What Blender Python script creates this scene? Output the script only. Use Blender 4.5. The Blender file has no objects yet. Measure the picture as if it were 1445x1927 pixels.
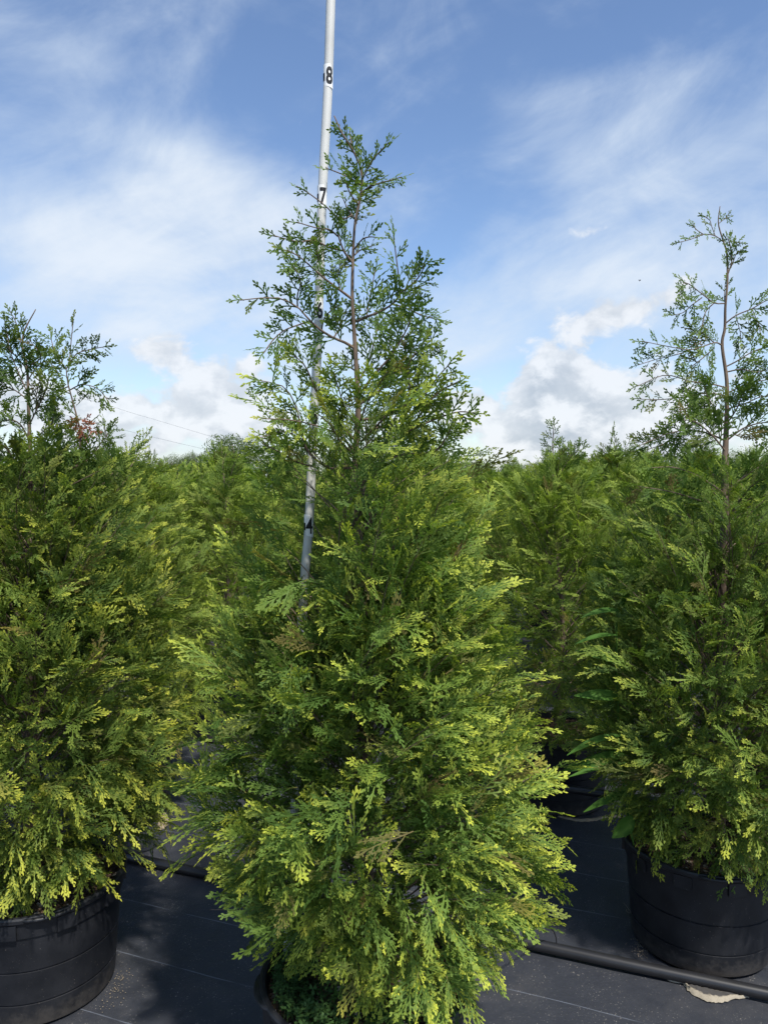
import bpy, bmesh, math, random
import numpy as np
from mathutils import Vector, Matrix

# ------------------------------------------------------------------ camera, sky, sun, exposure
S = bpy.context.scene
COL = S.collection
F, CX, CY, HOR = 1450.0, 722.5, 963.5, 890.0       # photo focal length, centre and horizon row
EYE = 1.75
PITCH = math.atan((CY - HOR) / F)

cam = bpy.data.cameras.new('camera')
cam.sensor_fit = 'VERTICAL'
cam.sensor_height = 24.0
cam.lens = 24.0 * F / 1927.0
cam.clip_start = 0.05
cam.clip_end = 2000
camo = bpy.data.objects.new('camera', cam)
COL.objects.link(camo)
camo.location = (0, 0, EYE)
camo.rotation_euler = (math.pi / 2 - PITCH, 0, 0)
S.camera = camo

SUN_AZ = math.radians(152)          # clockwise from +Y : behind and right of the camera
SUN_EL = math.radians(57)

S.view_settings.view_transform = 'Standard'
S.view_settings.look = 'None'
S.view_settings.gamma = 1
S.view_settings.exposure = 0.36
S.render.film_transparent = False
S.cycles.max_bounces = 8
S.cycles.diffuse_bounces = 4
S.cycles.glossy_bounces = 2
S.cycles.transmission_bounces = 4
S.cycles.transparent_max_bounces = 4
S.cycles.use_denoising = True
S.cycles.use_adaptive_sampling = True
S.cycles.adaptive_threshold = 0.02

sun = bpy.data.lights.new('sun', 'SUN')
sun.energy = 4.6
sun.angle = math.radians(2.5)
sun.color = (1.0, 0.955, 0.87)
suno = bpy.data.objects.new('sun', sun)
COL.objects.link(suno)
sd = Vector((math.sin(SUN_AZ) * math.cos(SUN_EL), math.cos(SUN_AZ) * math.cos(SUN_EL), math.sin(SUN_EL)))
suno.rotation_euler = sd.to_track_quat('Z', 'Y').to_euler()
suno.location = sd * 60


class NG:
    """small helper that writes node expressions"""
    def __init__(self, tree):
        self.t = tree
        self.n = tree.nodes
        self.l = tree.links

    def new(self, typ, **kw):
        n = self.n.new(typ)
        for k, v in kw.items():
            setattr(n, k, v)
        return n

    def put(self, sock, v):
        if hasattr(v, 'is_linked') or isinstance(v, bpy.types.NodeSocket):
            self.l.new(v, sock)
        else:
            sock.default_value = v

    def m(self, op, a, b=None, c=None, clamp=False):
        n = self.new('ShaderNodeMath', operation=op)
        n.use_clamp = clamp
        self.put(n.inputs[0], a)
        if b is not None:
            self.put(n.inputs[1], b)
        if c is not None:
            self.put(n.inputs[2], c)
        return n.outputs[0]

    def ramp(self, v, a, b):           # smooth step from a to b
        n = self.new('ShaderNodeMapRange', interpolation_type='SMOOTHSTEP')
        self.put(n.inputs['Value'], v)
        n.inputs['From Min'].default_value = a
        n.inputs['From Max'].default_value = b
        return n.outputs[0]

    def noise(self, vec, scale, detail=4, rough=0.5, dist=0.0, lac=2.0):
        n = self.new('ShaderNodeTexNoise')
        self.put(n.inputs['Vector'], vec)
        n.inputs['Scale'].default_value = scale
        n.inputs['Detail'].default_value = detail
        n.inputs['Roughness'].default_value = rough
        n.inputs['Distortion'].default_value = dist
        n.inputs['Lacunarity'].default_value = lac
        return n.outputs['Fac']

    def mix(self, f, a, b, mode='MIX'):
        n = self.new('ShaderNodeMix', data_type='RGBA', blend_type=mode)
        self.put(n.inputs[0], f)
        self.put(n.inputs[6], a)
        self.put(n.inputs[7], b)
        return n.outputs[2]

    def vec(self, x, y, z):
        n = self.new('ShaderNodeCombineXYZ')
        self.put(n.inputs[0], x)
        self.put(n.inputs[1], y)
        self.put(n.inputs[2], z)
        return n.outputs[0]


def azel(px, py):
    """compass angle and elevation of a photo pixel (radians)"""
    x = (px - CX) / F
    c = -(py - CY) / F
    y = math.cos(PITCH) + c * math.sin(PITCH)
    z = -math.sin(PITCH) + c * math.cos(PITCH)
    return math.atan2(x, y), math.atan2(z, math.hypot(x, y))


def make_world():
    w = bpy.data.worlds.new('World')
    S.world = w
    w.use_nodes = True
    g = NG(w.node_tree)
    g.n.clear()
    out = g.new('ShaderNodeOutputWorld')
    bg = g.new('ShaderNodeBackground')
    bg.inputs['Strength'].default_value = 0.130
    g.l.new(bg.outputs[0], out.inputs[0])
    sky = g.new('ShaderNodeTexSky', sky_type='NISHITA')
    sky.sun_disc = False
    sky.sun_elevation = SUN_EL
    sky.sun_rotation = SUN_AZ
    sky.air_density = 1.0
    sky.dust_density = 0.6
    sky.ozone_density = 1.6
    tc = g.new('ShaderNodeTexCoord')
    sp = g.new('ShaderNodeSeparateXYZ')
    g.l.new(tc.outputs['Generated'], sp.inputs[0])
    x, y, z = sp.outputs
    az = g.m('ARCTAN2', x, y)
    el = g.m('ARCSINE', z)

    def blob(px, py, rx, ry, rot=0.0):
        a0, e0 = azel(px, py)
        ca, sa = math.cos(rot), math.sin(rot)
        da = g.m('SUBTRACT', az, a0)
        de = g.m('SUBTRACT', el, e0)
        u = g.m('MULTIPLY_ADD', da, ca / (rx / F), g.m('MULTIPLY', de, sa / (rx / F)))
        v = g.m('MULTIPLY_ADD', de, ca / (ry / F), g.m('MULTIPLY', da, -sa / (ry / F)))
        r2 = g.m('MULTIPLY_ADD', u, u, g.m('MULTIPLY', v, v))
        return g.m('EXPONENT', g.m('MULTIPLY', r2, -1.0))

    def total(bl):
        s = None
        for (w_, *b) in bl:
            t = g.m('MULTIPLY', blob(*b), w_)
            s = t if s is None else g.m('ADD', s, t)
        return s
    # thin high cloud: long soft streaks climbing to the right
    r = math.radians(24)
    su = g.m('MULTIPLY_ADD', az, math.cos(r), g.m('MULTIPLY', el, math.sin(r)))
    sv = g.m('MULTIPLY_ADD', el, math.cos(r), g.m('MULTIPLY', az, -math.sin(r)))
    cv = g.vec(g.m('MULTIPLY', su, 1.9), g.m('MULTIPLY', sv, 5.6), 0.3)
    n1 = g.noise(cv, 1.7, 7, 0.56, 0.55)
    cv2 = g.vec(g.m('MULTIPLY', az, 2.2), g.m('MULTIPLY', el, 3.2), 5.1)
    n2 = g.noise(cv2, 2.6, 7, 0.6, 0.5)
    hi = total([(0.74, 220, 450, 380, 150, 0.0), (0.40, 330, 275, 240, 60, -0.40), (0.26, -40, 90, 150, 65, 0.1),
                (0.34, 1300, 330, 260, 160, 0.35), (0.20, 850, 660, 430, 110, 0.1), (0.22, 960, 260, 260, 60, 0.3), (0.10, 1050, 440, 480, 200, 0.1), (0.24, 1180, 520, 330, 90, 0.2),
                (0.04, 260, 60, 200, 60, 0.4), (0.16, 760, 160, 160, 80, 0.5), (0.20, 700, 890, 1400, 120, 0.0),
                (-0.30, 1150, 90, 330, 110, 0.2), (-0.34, 840, 340, 130, 150, 0.4), (-0.24, 470, 130, 140, 90, 0.3), (-0.30, 170, 185, 190, 40, -0.1),
                (0.2, 400, 640, 300, 60, 0.0)])
    hv = g.m('ADD', g.m('MULTIPLY_ADD', n1, 0.95, g.m('MULTIPLY', n2, 0.95)), g.m('ADD', hi, -0.93))
    himask = g.m('MULTIPLY', g.ramp(hv, -0.10, 0.80), 0.92)
    # low heaped cloud near the horizon
    kv = g.vec(g.m('MULTIPLY', az, 1.0), g.m('MULTIPLY', el, 1.35), 2.0)
    kv_up = g.vec(g.m('MULTIPLY_ADD', az, 1.0, 0.012), g.m('MULTIPLY_ADD', el, 1.35, 0.045), 2.0)
    low = [(1.0, 1040, 705, 75, 48, 0.1), (0.8, 1130, 600, 120, 44, 0.15), (0.70, 1090, 775, 170, 60, 0.0),
           (0.75, 880, 765, 55, 38, 0.0), (0.80, 300, 655, 75, 40, 0.0), (0.85, 430, 715, 105, 55, 0.25),
           (0.95, 190, 780, 95, 44, 0.1), (0.8, 10, 745, 80, 60, 0.0), (0.8, 440, 800, 85, 40, 0.0),
           (0.6, 1250, 560, 90, 30, 0.3), (0.8, 1020, 840, 80, 50, 0.0), (0.55, 1090, 440, 55, 16, 0.0),
           (0.5, 1300, 700, 160, 60, 0.0), (0.5, 1250, 830, 220, 50, 0.0), (0.6, 230, 850, 90, 40, 0.0), (0.50, 722, 800, 900, 95, 0.0)]
    cov = total(low)

    def dens(v):
        a = g.noise(v, 17.0, 9, 0.58, 0.25)
        return g.m('ADD', cov, g.m('MULTIPLY_ADD', a, 2.1, -1.42))
    d0 = dens(kv)
    d1 = dens(kv_up)
    lowmask = g.ramp(d0, 0.10, 0.52)
    lit = g.m('SUBTRACT', d0, d1)
    shade = g.ramp(lit, -0.34, 0.30)
    thick = g.ramp(d0, 0.35, 1.15)
    dark = g.m('MULTIPLY', g.m('SUBTRACT', 1.0, shade), g.m('MULTIPLY_ADD', thick, 0.5, 0.5))
    lowcol = g.mix(dark, (5.4, 5.6, 5.9, 1), (3.0, 3.4, 3.95, 1))
    blue = g.mix(1.0, sky.outputs[0], (0.90, 0.96, 1.06, 1), 'MULTIPLY')
    c = g.mix(himask, blue, g.mix(g.ramp(hv, .35, 1.0), (4.1, 4.75, 5.6, 1), (5.1, 5.5, 6.0, 1)))
    c = g.mix(g.m('MULTIPLY', lowmask, 0.9), c, lowcol)
    g.l.new(c, bg.inputs['Color'])


make_world()

# ------------------------------------------------------------------ helpers
rng = np.random.default_rng(11)
random.seed(5)
R = math.radians


def P(px, py, D):
    """world point seen at a photo pixel at forward distance D"""
    x = (px - CX) / F
    c = -(py - CY) / F
    y = math.cos(PITCH) + c * math.sin(PITCH)
    z = -math.sin(PITCH) + c * math.cos(PITCH)
    k = D / y
    return np.array((x * k, D, EYE + z * k))


def link(o, parent=None):
    COL.objects.link(o)
    if parent is not None:
        o.parent = parent
    return o


def tag(o, label=None, cat=None, group=None, kind=None):
    if label:
        o['label'] = label
    if cat:
        o['category'] = cat
    if group:
        o['group'] = group
    if kind:
        o['kind'] = kind
    return o


def empty(name, loc, rz=0.0):
    o = bpy.data.objects.new(name, None)
    o.empty_display_size = 0.1
    o.location = loc
    o.rotation_euler = (0, 0, rz)
    return link(o)


def mesh_np(name, V, Q, mat, attr=None, smooth=False):
    """mesh of quads from numpy arrays"""
    V = np.asarray(V, dtype=np.float32)
    Q = np.asarray(Q, dtype=np.int32)
    me = bpy.data.meshes.new(name)
    me.vertices.add(len(V))
    me.vertices.foreach_set('co', V.ravel())
    n = len(Q)
    k = Q.shape[1]
    me.loops.add(n * k)
    me.loops.foreach_set('vertex_index', Q.ravel())
    me.polygons.add(n)
    me.polygons.foreach_set('loop_start', np.arange(0, n * k, k, dtype=np.int32))
    if smooth:
        me.polygons.foreach_set('use_smooth', np.ones(n, dtype=bool))
    if attr is not None:
        a = me.attributes.new('leaf_data', 'FLOAT_VECTOR', 'POINT')
        a.data.foreach_set('vector', np.asarray(attr, dtype=np.float32).ravel())
    me.update(calc_edges=True)
    if isinstance(mat, (list, tuple)):
        for m in mat:
            me.materials.append(m)
    else:
        me.materials.append(mat)
    return me


class MB:
    """collects shapes, builds one mesh object"""
    def __init__(self):
        self.v, self.f = [], []

    def add(self, vs, fs):
        b = len(self.v)
        self.v += [tuple(map(float, p)) for p in vs]
        self.f += [tuple(b + i for i in q) for q in fs]

    def tube(self, pts, radii, n=8, cap=True):
        pts = [np.asarray(p, float) for p in pts]
        m = len(pts)
        if np.isscalar(radii):
            radii = [radii] * m
        ref = None
        rings = []
        for i in range(m):
            t = pts[min(i + 1, m - 1)] - pts[max(i - 1, 0)]
            t /= (np.linalg.norm(t) + 1e-12)
            if ref is None:
                a = np.array((0, 0, 1.0)) if abs(t[2]) < 0.8 else np.array((1.0, 0, 0))
                ref = np.cross(t, a)
            ref = ref - t * np.dot(ref, t)
            ref /= (np.linalg.norm(ref) + 1e-12)
            o = np.cross(t, ref)
            rings.append([pts[i] + radii[i] * (math.cos(2 * math.pi * k / n) * ref + math.sin(2 * math.pi * k / n) * o) for k in range(n)])
        vs = [p for r in rings for p in r]
        fs = []
        for i in range(m - 1):
            for k in range(n):
                fs.append((i * n + k, i * n + (k + 1) % n, (i + 1) * n + (k + 1) % n, (i + 1) * n + k))
        if cap:
            fs.append(tuple(range(n - 1, -1, -1)))
            fs.append(tuple((m - 1) * n + k for k in range(n)))
        self.add(vs, fs)

    def lathe(self, prof, n=64, closed=False):
        vs = []
        for (r_, z_) in prof:
            for k in range(n):
                a = 2 * math.pi * k / n
                vs.append((r_ * math.cos(a), r_ * math.sin(a), z_))
        fs = []
        for i in range(len(prof) - 1):
            for k in range(n):
                fs.append((i * n + k, i * n + (k + 1) % n, (i + 1) * n + (k + 1) % n, (i + 1) * n + k))
        self.add(vs, fs)

    def box(self, c, sx, sy, sz, rz=0.0):
        vs = []
        for dz in (-1, 1):
            for dy in (-1, 1):
                for dx in (-1, 1):
                    x, y = dx * sx / 2, dy * sy / 2
                    vs.append((c[0] + x * math.cos(rz) - y * math.sin(rz), c[1] + x * math.sin(rz) + y * math.cos(rz), c[2] + dz * sz / 2))
        self.add(vs, [(0, 2, 3, 1), (4, 5, 7, 6), (0, 1, 5, 4), (2, 6, 7, 3), (0, 4, 6, 2), (1, 3, 7, 5)])

    def mesh(self, name, mat, smooth=True):
        me = bpy.data.meshes.new(name)
        me.from_pydata(self.v, [], self.f)
        me.materials.append(mat)
        if smooth:
            me.polygons.foreach_set('use_smooth', [True] * len(me.polygons))
        me.update()
        return me

    def build(self, name, mat, parent=None, smooth=True, edge=None):
        me = self.mesh(name, mat, smooth)
        o = bpy.data.objects.new(name, me)
        if edge:
            me.set_sharp_from_angle(angle=R(edge))
        return link(o, parent)


def spline(pts, n):
    """Catmull-Rom resample"""
    p = np.asarray(pts, float)
    p = np.vstack([2 * p[0] - p[1], p, 2 * p[-1] - p[-2]])
    m = len(p) - 3
    out = []
    for k in range(n):
        u = k / (n - 1) * m
        i = min(int(u), m - 1)
        t = u - i
        a, b, c, d = p[i], p[i + 1], p[i + 2], p[i + 3]
        out.append(0.5 * (2 * b + (c - a) * t + (2 * a - 5 * b + 4 * c - d) * t * t + (3 * b - a - 3 * c + d) * t ** 3))
    return np.array(out)


# ------------------------------------------------------------------ materials
def new_mat(name):
    m = bpy.data.materials.new(name)
    m.use_nodes = True
    g = NG(m.node_tree)
    b = g.n['Principled BSDF']
    return m, g, b


def objco(g):
    return g.new('ShaderNodeTexCoord').outputs['Object']


def bump(g, b, h, strength, dist=0.01):
    n = g.new('ShaderNodeBump')
    n.inputs['Strength'].default_value = strength
    n.inputs['Distance'].default_value = dist
    g.put(n.inputs['Height'], h)
    g.l.new(n.outputs[0], b.inputs['Normal'])


def leaf_mat(name, deep, mid, tip, trans=0.40, rough=0.6):
    """scale-leaf foliage: deep/mid by spray, fresh yellow growth on the tips, some light passing through"""
    m, g, b = new_mat(name)
    at = g.new('ShaderNodeAttribute', attribute_name='leaf_data')
    sp = g.new('ShaderNodeSeparateXYZ')
    g.l.new(at.outputs['Vector'], sp.inputs[0])
    t, rnd, wood = sp.outputs
    oi = g.new('ShaderNodeObjectInfo')
    c = g.mix(rnd, (*deep, 1), (*mid, 1))
    c = g.mix(t, c, (*tip, 1))
    c = g.mix(g.m('MULTIPLY', wood, 0.75), c, (0.16, 0.085, 0.035, 1))
    hs = g.new('ShaderNodeHueSaturation')
    hs.inputs['Saturation'].default_value = 0.93
    g.put(hs.inputs['Hue'], g.m('MULTIPLY_ADD', oi.outputs['Random'], 0.008, 0.499))
    g.put(hs.inputs['Value'], g.m('MULTIPLY_ADD', oi.outputs['Random'], 0.26, 0.97))
    g.put(hs.inputs['Color'], c)
    c = hs.outputs[0]
    g.put(b.inputs['Base Color'], c)
    b.inputs['Roughness'].default_value = rough
    b.inputs['Specular IOR Level'].default_value = 0.22
    tr = g.new('ShaderNodeBsdfTranslucent')
    g.put(tr.inputs['Color'], g.mix(1.0, c, (1.05, 1.15, 0.55, 1), 'MULTIPLY'))
    ms = g.new('ShaderNodeMixShader')
    ms.inputs[0].default_value = trans
    g.l.new(b.outputs[0], ms.inputs[1])
    g.l.new(tr.outputs[0], ms.inputs[2])
    g.l.new(ms.outputs[0], g.n['Material Output'].inputs['Surface'])
    return m


def wood_mat(name, c1, c2, sc=40):
    m, g, b = new_mat(name)
    o = objco(g)
    mp = g.new('ShaderNodeMapping')
    mp.inputs['Scale'].default_value = (1, 1, 0.22)
    g.l.new(o, mp.inputs[0])
    n = g.noise(mp.outputs[0], sc, 6, 0.65, 0.6)
    g.put(b.inputs['Base Color'], g.mix(g.ramp(n, 0.3, 0.7), (*c1, 1), (*c2, 1)))
    b.inputs['Roughness'].default_value = 0.85
    bump(g, b, n, 0.7, 0.006)
    return m


def pot_mat():
    m, g, b = new_mat('black_plastic')
    o = objco(g)
    n = g.noise(o, 9, 6, 0.6)
    sp = g.noise(o, 240, 2, 0.5)
    n2 = g.noise(o, 34, 5, 0.7)
    speck = g.m('MULTIPLY', g.ramp(sp, 0.70, 0.76), g.ramp(n2, 0.42, 0.62))
    c = g.mix(g.ramp(n, 0.3, 0.75), (0.007, 0.008, 0.011, 1), (0.017, 0.018, 0.022, 1))
    c = g.mix(g.m('MULTIPLY', speck, 0.8), c, (0.30, 0.26, 0.22, 1))
    sz = g.new('ShaderNodeSeparateXYZ')
    g.l.new(o, sz.inputs[0])
    dust = g.m('MULTIPLY', g.ramp(g.m('SUBTRACT', g.m('MULTIPLY', n2, 0.16), sz.outputs[2]), 0.0, 0.09), 0.30)
    c = g.mix(dust, c, (0.16, 0.14, 0.12, 1))
    g.put(b.inputs['Base Color'], c)
    g.put(b.inputs['Roughness'], g.m('MULTIPLY_ADD', n, 0.25, 0.36))
    b.inputs['Specular IOR Level'].default_value = 0.42
    bump(g, b, g.m('MULTIPLY_ADD', sp, 0.3, n), 0.15, 0.004)
    return m


UDIR = (0.9363, -0.3513)
VDIR = (0.3513, 0.9363)


def ground_mat():
    m, g, b = new_mat('weed_mat_fabric')
    o = objco(g)
    sp = g.new('ShaderNodeSeparateXYZ')
    g.l.new(o, sp.inputs[0])
    x, y, z = sp.outputs
    u = g.m('MULTIPLY_ADD', x, UDIR[0], g.m('MULTIPLY', y, UDIR[1]))
    v = g.m('MULTIPLY_ADD', x, VDIR[0], g.m('MULTIPLY', y, VDIR[1]))
    wob = g.noise(o, 1.3, 3, 0.5)
    vv = g.m('MULTIPLY_ADD', wob, 0.02, v)
    fr = g.m('FRACT', g.m('DIVIDE', g.m('ADD', vv, -2.226 + 0.145 - 0.01 + 29), 0.290))
    dline = g.m('ABSOLUTE', g.m('SUBTRACT', fr, 0.5))
    line = g.m('SUBTRACT', 1.0, g.ramp(dline, 0.003, 0.010))
    br = g.noise(g.vec(g.m('MULTIPLY', u, 3), g.m('MULTIPLY', v, 40), 0), 3.0, 4, 0.6)
    line = g.m('MULTIPLY', line, g.ramp(br, 0.30, 0.6))
    big = g.noise(o, 1.1, 6, 0.62)
    mid = g.noise(o, 9, 6, 0.68)
    fine = g.noise(o, 160, 2, 0.5)
    dustm = g.m('MULTIPLY', g.ramp(big, 0.45, 0.72), g.ramp(mid, 0.35, 0.7))
    c = g.mix(mid, (0.021, 0.0235, 0.031, 1), (0.037, 0.040, 0.049, 1))
    c = g.mix(g.m('MULTIPLY', dustm, 0.45), c, (0.105, 0.095, 0.085, 1))
    speck = g.m('MULTIPLY', g.ramp(fine, 0.655, 0.71), g.ramp(mid, 0.40, 0.58))
    c = g.mix(g.m('MULTIPLY', speck, 0.6), c, (0.34, 0.31, 0.27, 1))
    c = g.mix(g.m('MULTIPLY', line, 0.65), c, (0.17, 0.19, 0.23, 1))
    g.put(b.inputs['Base Color'], c)
    g.put(b.inputs['Roughness'], g.m('MULTIPLY_ADD', mid, 0.25, 0.42))
    b.inputs['Specular IOR Level'].default_value = 0.45
    # woven tapes
    wv = g.m('MULTIPLY', g.m('SINE', g.m('MULTIPLY', u, 1900)), g.m('SINE', g.m('MULTIPLY', v, 1900)))
    h = g.m('MULTIPLY_ADD', wv, 0.02, g.m('MULTIPLY_ADD', mid, 0.5, g.m('MULTIPLY', big, 2.2)))
    bump(g, b, h, 0.5, 0.02)
    return m


def simple(name, col, rough=0.6, spec=0.4, vary=0.25, sc=20):
    m, g, b = new_mat(name)
    n = g.noise(objco(g), sc, 5, 0.6)
    lo = tuple(c * (1 - vary) for c in col)
    hi = tuple(min(1, c * (1 + vary)) for c in col)
    g.put(b.inputs['Base Color'], g.mix(n, (*lo, 1), (*hi, 1)))
    b.inputs['Roughness'].default_value = rough
    b.inputs['Specular IOR Level'].default_value = spec
    return m


def soil_mat():
    m, g, b = new_mat('potting_bark')
    o = objco(g)
    v = g.new('ShaderNodeTexVoronoi')
    v.inputs['Scale'].default_value = 75
    g.l.new(o, v.inputs['Vector'])
    sp = g.new('ShaderNodeSeparateColor')
    g.l.new(v.outputs['Color'], sp.inputs[0])
    c = g.mix(sp.outputs[0], (0.035, 0.022, 0.014, 1), (0.17, 0.105, 0.065, 1))
    c = g.mix(g.ramp(sp.outputs[1], 0.93, 0.95), c, (0.45, 0.38, 0.30, 1))
    g.put(b.inputs['Base Color'], c)
    b.inputs['Roughness'].default_value = 0.95
    bump(g, b, g.m('MULTIPLY_ADD', sp.outputs[0], 0.6, v.outputs['Distance']), 1.0, 0.012)
    return m


LEAF = leaf_mat('arborvitae_foliage', (0.058, 0.116, 0.017), (0.158, 0.240, 0.029), (0.60, 0.61, 0.042))
BACK_LEAF = leaf_mat('row_foliage', (0.088, 0.150, 0.018), (0.200, 0.272, 0.032), (0.48, 0.54, 0.045))
DEAD = leaf_mat('dead_foliage', (0.22, 0.06, 0.03), (0.30, 0.09, 0.05), (0.34, 0.13, 0.07), 0.3)
BARK = wood_mat('trunk_bark', (0.085, 0.060, 0.042), (0.19, 0.135, 0.095))
TWIG = wood_mat('twig_bark', (0.15, 0.10, 0.07), (0.28, 0.19, 0.13), 60)
POT = pot_mat()
SOIL = soil_mat()
GROUND = ground_mat()
def pole_mat():
    m, g, b = new_mat('white_pvc')
    o = objco(g)
    mp = g.new('ShaderNodeMapping')
    mp.inputs['Scale'].default_value = (1, 1, .12)
    g.l.new(o, mp.inputs[0])
    n = g.noise(mp.outputs[0], 90, 5, .65)
    n2 = g.noise(o, 6, 5, .6)
    c = g.mix(g.ramp(n2, .3, .7), (.60, .595, .56, 1), (.50, .495, .465, 1))
    c = g.mix(g.m('MULTIPLY', g.ramp(n, .62, .70), .5), c, (.30, .29, .27, 1))
    g.put(b.inputs['Base Color'], c)
    b.inputs['Roughness'].default_value = .45
    return m


PIPE = simple('black_poly_pipe', (0.016, 0.016, 0.018), 0.38, 0.5, 0.35, 14)
WHITE = pole_mat()
STICK = simple('white_sticker', (0.80, 0.80, 0.78), 0.5, 0.3, 0.03)
INK = simple('black_ink', (0.012, 0.012, 0.014), 0.5, 0.3, 0.1)
SAND = simple('pale_sand', (0.27, 0.22, 0.155), 0.95, 0.1, 0.45, 90)
WEED = simple('weed_leaf', (0.045, 0.105, 0.015), 0.65, 0.12, 0.3, 30)
CLOVER = simple('clover_leaf', (0.040, 0.085, 0.022), 0.65, 0.2, 0.45, 40)
OAK = leaf_mat('oak_foliage', (0.075, 0.115, 0.034), (0.115, 0.160, 0.045), (0.16, 0.20, 0.06), 0.25, 0.7)

# ------------------------------------------------------------------ foliage sprays
Z2 = np.array((0.0, 0.0, 1.0))


def make_spray(seed, L=0.12, npin=11, pin=0.065, leaf=0.0115, w=0.0044, gap=0.0095, curl=1.2, fine=True, wk=1.0, ang=(.50, .78)):
    """flat feathery spray along +X lying in XY: string-like side shoots set with short blunt leaflets.
    returns verts, quads, (fresh growth, 0, wood)"""
    r = np.random.default_rng(seed)
    V, Q, A = [], [], []
    tipf = lambda t: float(np.clip((t - .28) / .62, 0, 1)) ** 1.2

    def kite(p, a, l, ww, t0, t1, wood=0.0, tilt=0.0):
        d = np.array((math.cos(a), math.sin(a)))
        n = np.array((-d[1], d[0]))
        b = len(V)
        e = p + d * l
        mpt = p + d * l * 0.68
        V.append((*(p - n * ww * 0.2), 0.0)); A.append((tipf(t0), 0, wood))
        V.append((*(mpt - n * ww * 0.5), tilt)); A.append((tipf((t0 + t1) / 2), 0, wood))
        V.append((*e, 0.0)); A.append((tipf(t1), 0, wood))
        V.append((*(mpt + n * ww * 0.5), -tilt)); A.append((tipf((t0 + t1) / 2), 0, wood))
        Q.append((b, b + 1, b + 2, b + 3))

    def strip(p, q, w0, w1, t0, t1, wo0=0.0, wo1=0.0):
        d = q - p
        d = d / (np.linalg.norm(d) + 1e-9)
        n = np.array((-d[1], d[0]))
        b = len(V)
        for (pt, ww, sg, t_, wo) in ((p, w0, -1, t0, wo0), (q, w1, -1, t1, wo1), (q, w1, 1, t1, wo1), (p, w0, 1, t0, wo0)):
            V.append((*(pt + sg * n * ww / 2), 0.0)); A.append((tipf(t_), 0, wo))
        Q.append((b, b + 1, b + 2, b + 3))
    ph = r.uniform(0, 6)
    ax = lambda s: np.array((s, 0.05 * L * math.sin(3.2 * s / L + ph) - 0.05 * L * math.sin(ph)))
    ns = 6
    for i in range(ns):
        s0, s1 = L * i / ns, L * (i + 1) / ns
        strip(ax(s0), ax(s1), w * .62, w * .58, i / ns * .8, (i + 1) / ns * .8, wk * max(0, 0.8 - 2.0 * i / ns), wk * max(0, 0.8 - 2.0 * (i + 1) / ns))
    e = ax(L)
    for da, k in ((0, 1.1), (.55, .8), (-.55, .8)):
        kite(e - np.array((.003 * abs(da) / .55, 0)), da + r.normal(0, .1), leaf * k, w, .75, 1)
    side = 1
    for i in range(npin):
        t = 0.08 + 0.88 * (i + r.uniform(-.3, .3)) / npin
        side = -side
        if r.random() < .07:
            continue
        p = ax(L * t)
        shape = min(1.0, t / 0.18 + 0.35) * (1.04 - t) ** 0.75
        pl = pin * shape * r.uniform(0.65, 1.2)
        a = side * (r.uniform(*ang) - 0.12 * t)
        if pl < leaf * 1.2:
            kite(p, a, max(leaf * .8, pl) * r.uniform(.85, 1.1), w, t * .6, .45 + t * .55)
            continue
        nl = max(1, int(round(pl / gap)))
        q = p.copy()
        aa = a
        sd = -side
        seg = pl / nl
        bend = -side * r.uniform(.1, .5)
        for k in range(nl):
            f = (k + 1) / nl
            aa += bend / nl + r.normal(0, .05)
            q2 = q + seg * np.array((math.cos(aa), math.sin(aa)))
            tt = f * (0.5 + 0.5 * t)
            strip(q, q2, w * .66, w * .66, tt * .8, tt * .9)
            sd = -sd
            if f > .22 or nl < 4:
                ll = leaf * r.uniform(.7, 1.2) * (1.05 - .3 * f)
                kite(q2, aa + sd * r.uniform(.5, .8), ll, w, tt * .85, min(1, tt * .85 + .2), 0, r.uniform(-.0012, .0012))
                if fine and r.random() < .45 and f < .9:
                    kite(q2, aa - sd * r.uniform(.5, .8), ll * .9, w, tt * .85, min(1, tt * .85 + .2), 0, r.uniform(-.0012, .0012))
            q = q2
        kite(q, aa, leaf * r.uniform(.9, 1.2), w, .6 + .2 * t, 1.0)
    V = np.array(V)
    A = np.array(A)
    x, y = V[:, 0], V[:, 1]
    V[:, 2] += -curl * x * x * 1.6 - r.uniform(0.5, 4.0) * y * y + 0.005 * np.sin(x * 70 + ph) * np.abs(y) / 0.03 + 0.004 * np.sin(y * 90 + ph) + r.normal(0, .0008, len(V))
    return V, np.array(Q), A


SPRAYS = [make_spray(100 + i, L=rng.uniform(.11, .15), npin=int(rng.integers(9, 13)), pin=rng.uniform(.05, .075), curl=rng.uniform(.2, 2.4)) for i in range(12)]
SIZED = {}
for L_ in (.028, .040, .055, .072, .092):
    SIZED[L_] = [make_spray(int(2000 * L_) * 10 + i, L=L_ * rng.uniform(.93, 1.07), npin=max(4, int(L_ / .0085)), pin=.50 * L_ ** .92, leaf=.0135, w=.0052, gap=.0095, curl=rng.uniform(-.6, 1.2), fine=L_ > .05, wk=.3, ang=(.55, .9)) for i in range(5)]
NARROW = 'sized'
COARSE = [make_spray(300 + i, L=rng.uniform(.12, .16), npin=9, pin=.07, leaf=.020, w=.0072, gap=.017, curl=rng.uniform(.2, 2), fine=False) for i in range(6)]
ROUGH = [make_spray(400 + i, L=rng.uniform(.15, .19), npin=7, pin=.09, leaf=.034, w=.0125, gap=.034, curl=rng.uniform(.2, 2), fine=False) for i in range(5)]


def unit(v):
    return v / (np.linalg.norm(v) + 1e-12)


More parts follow.
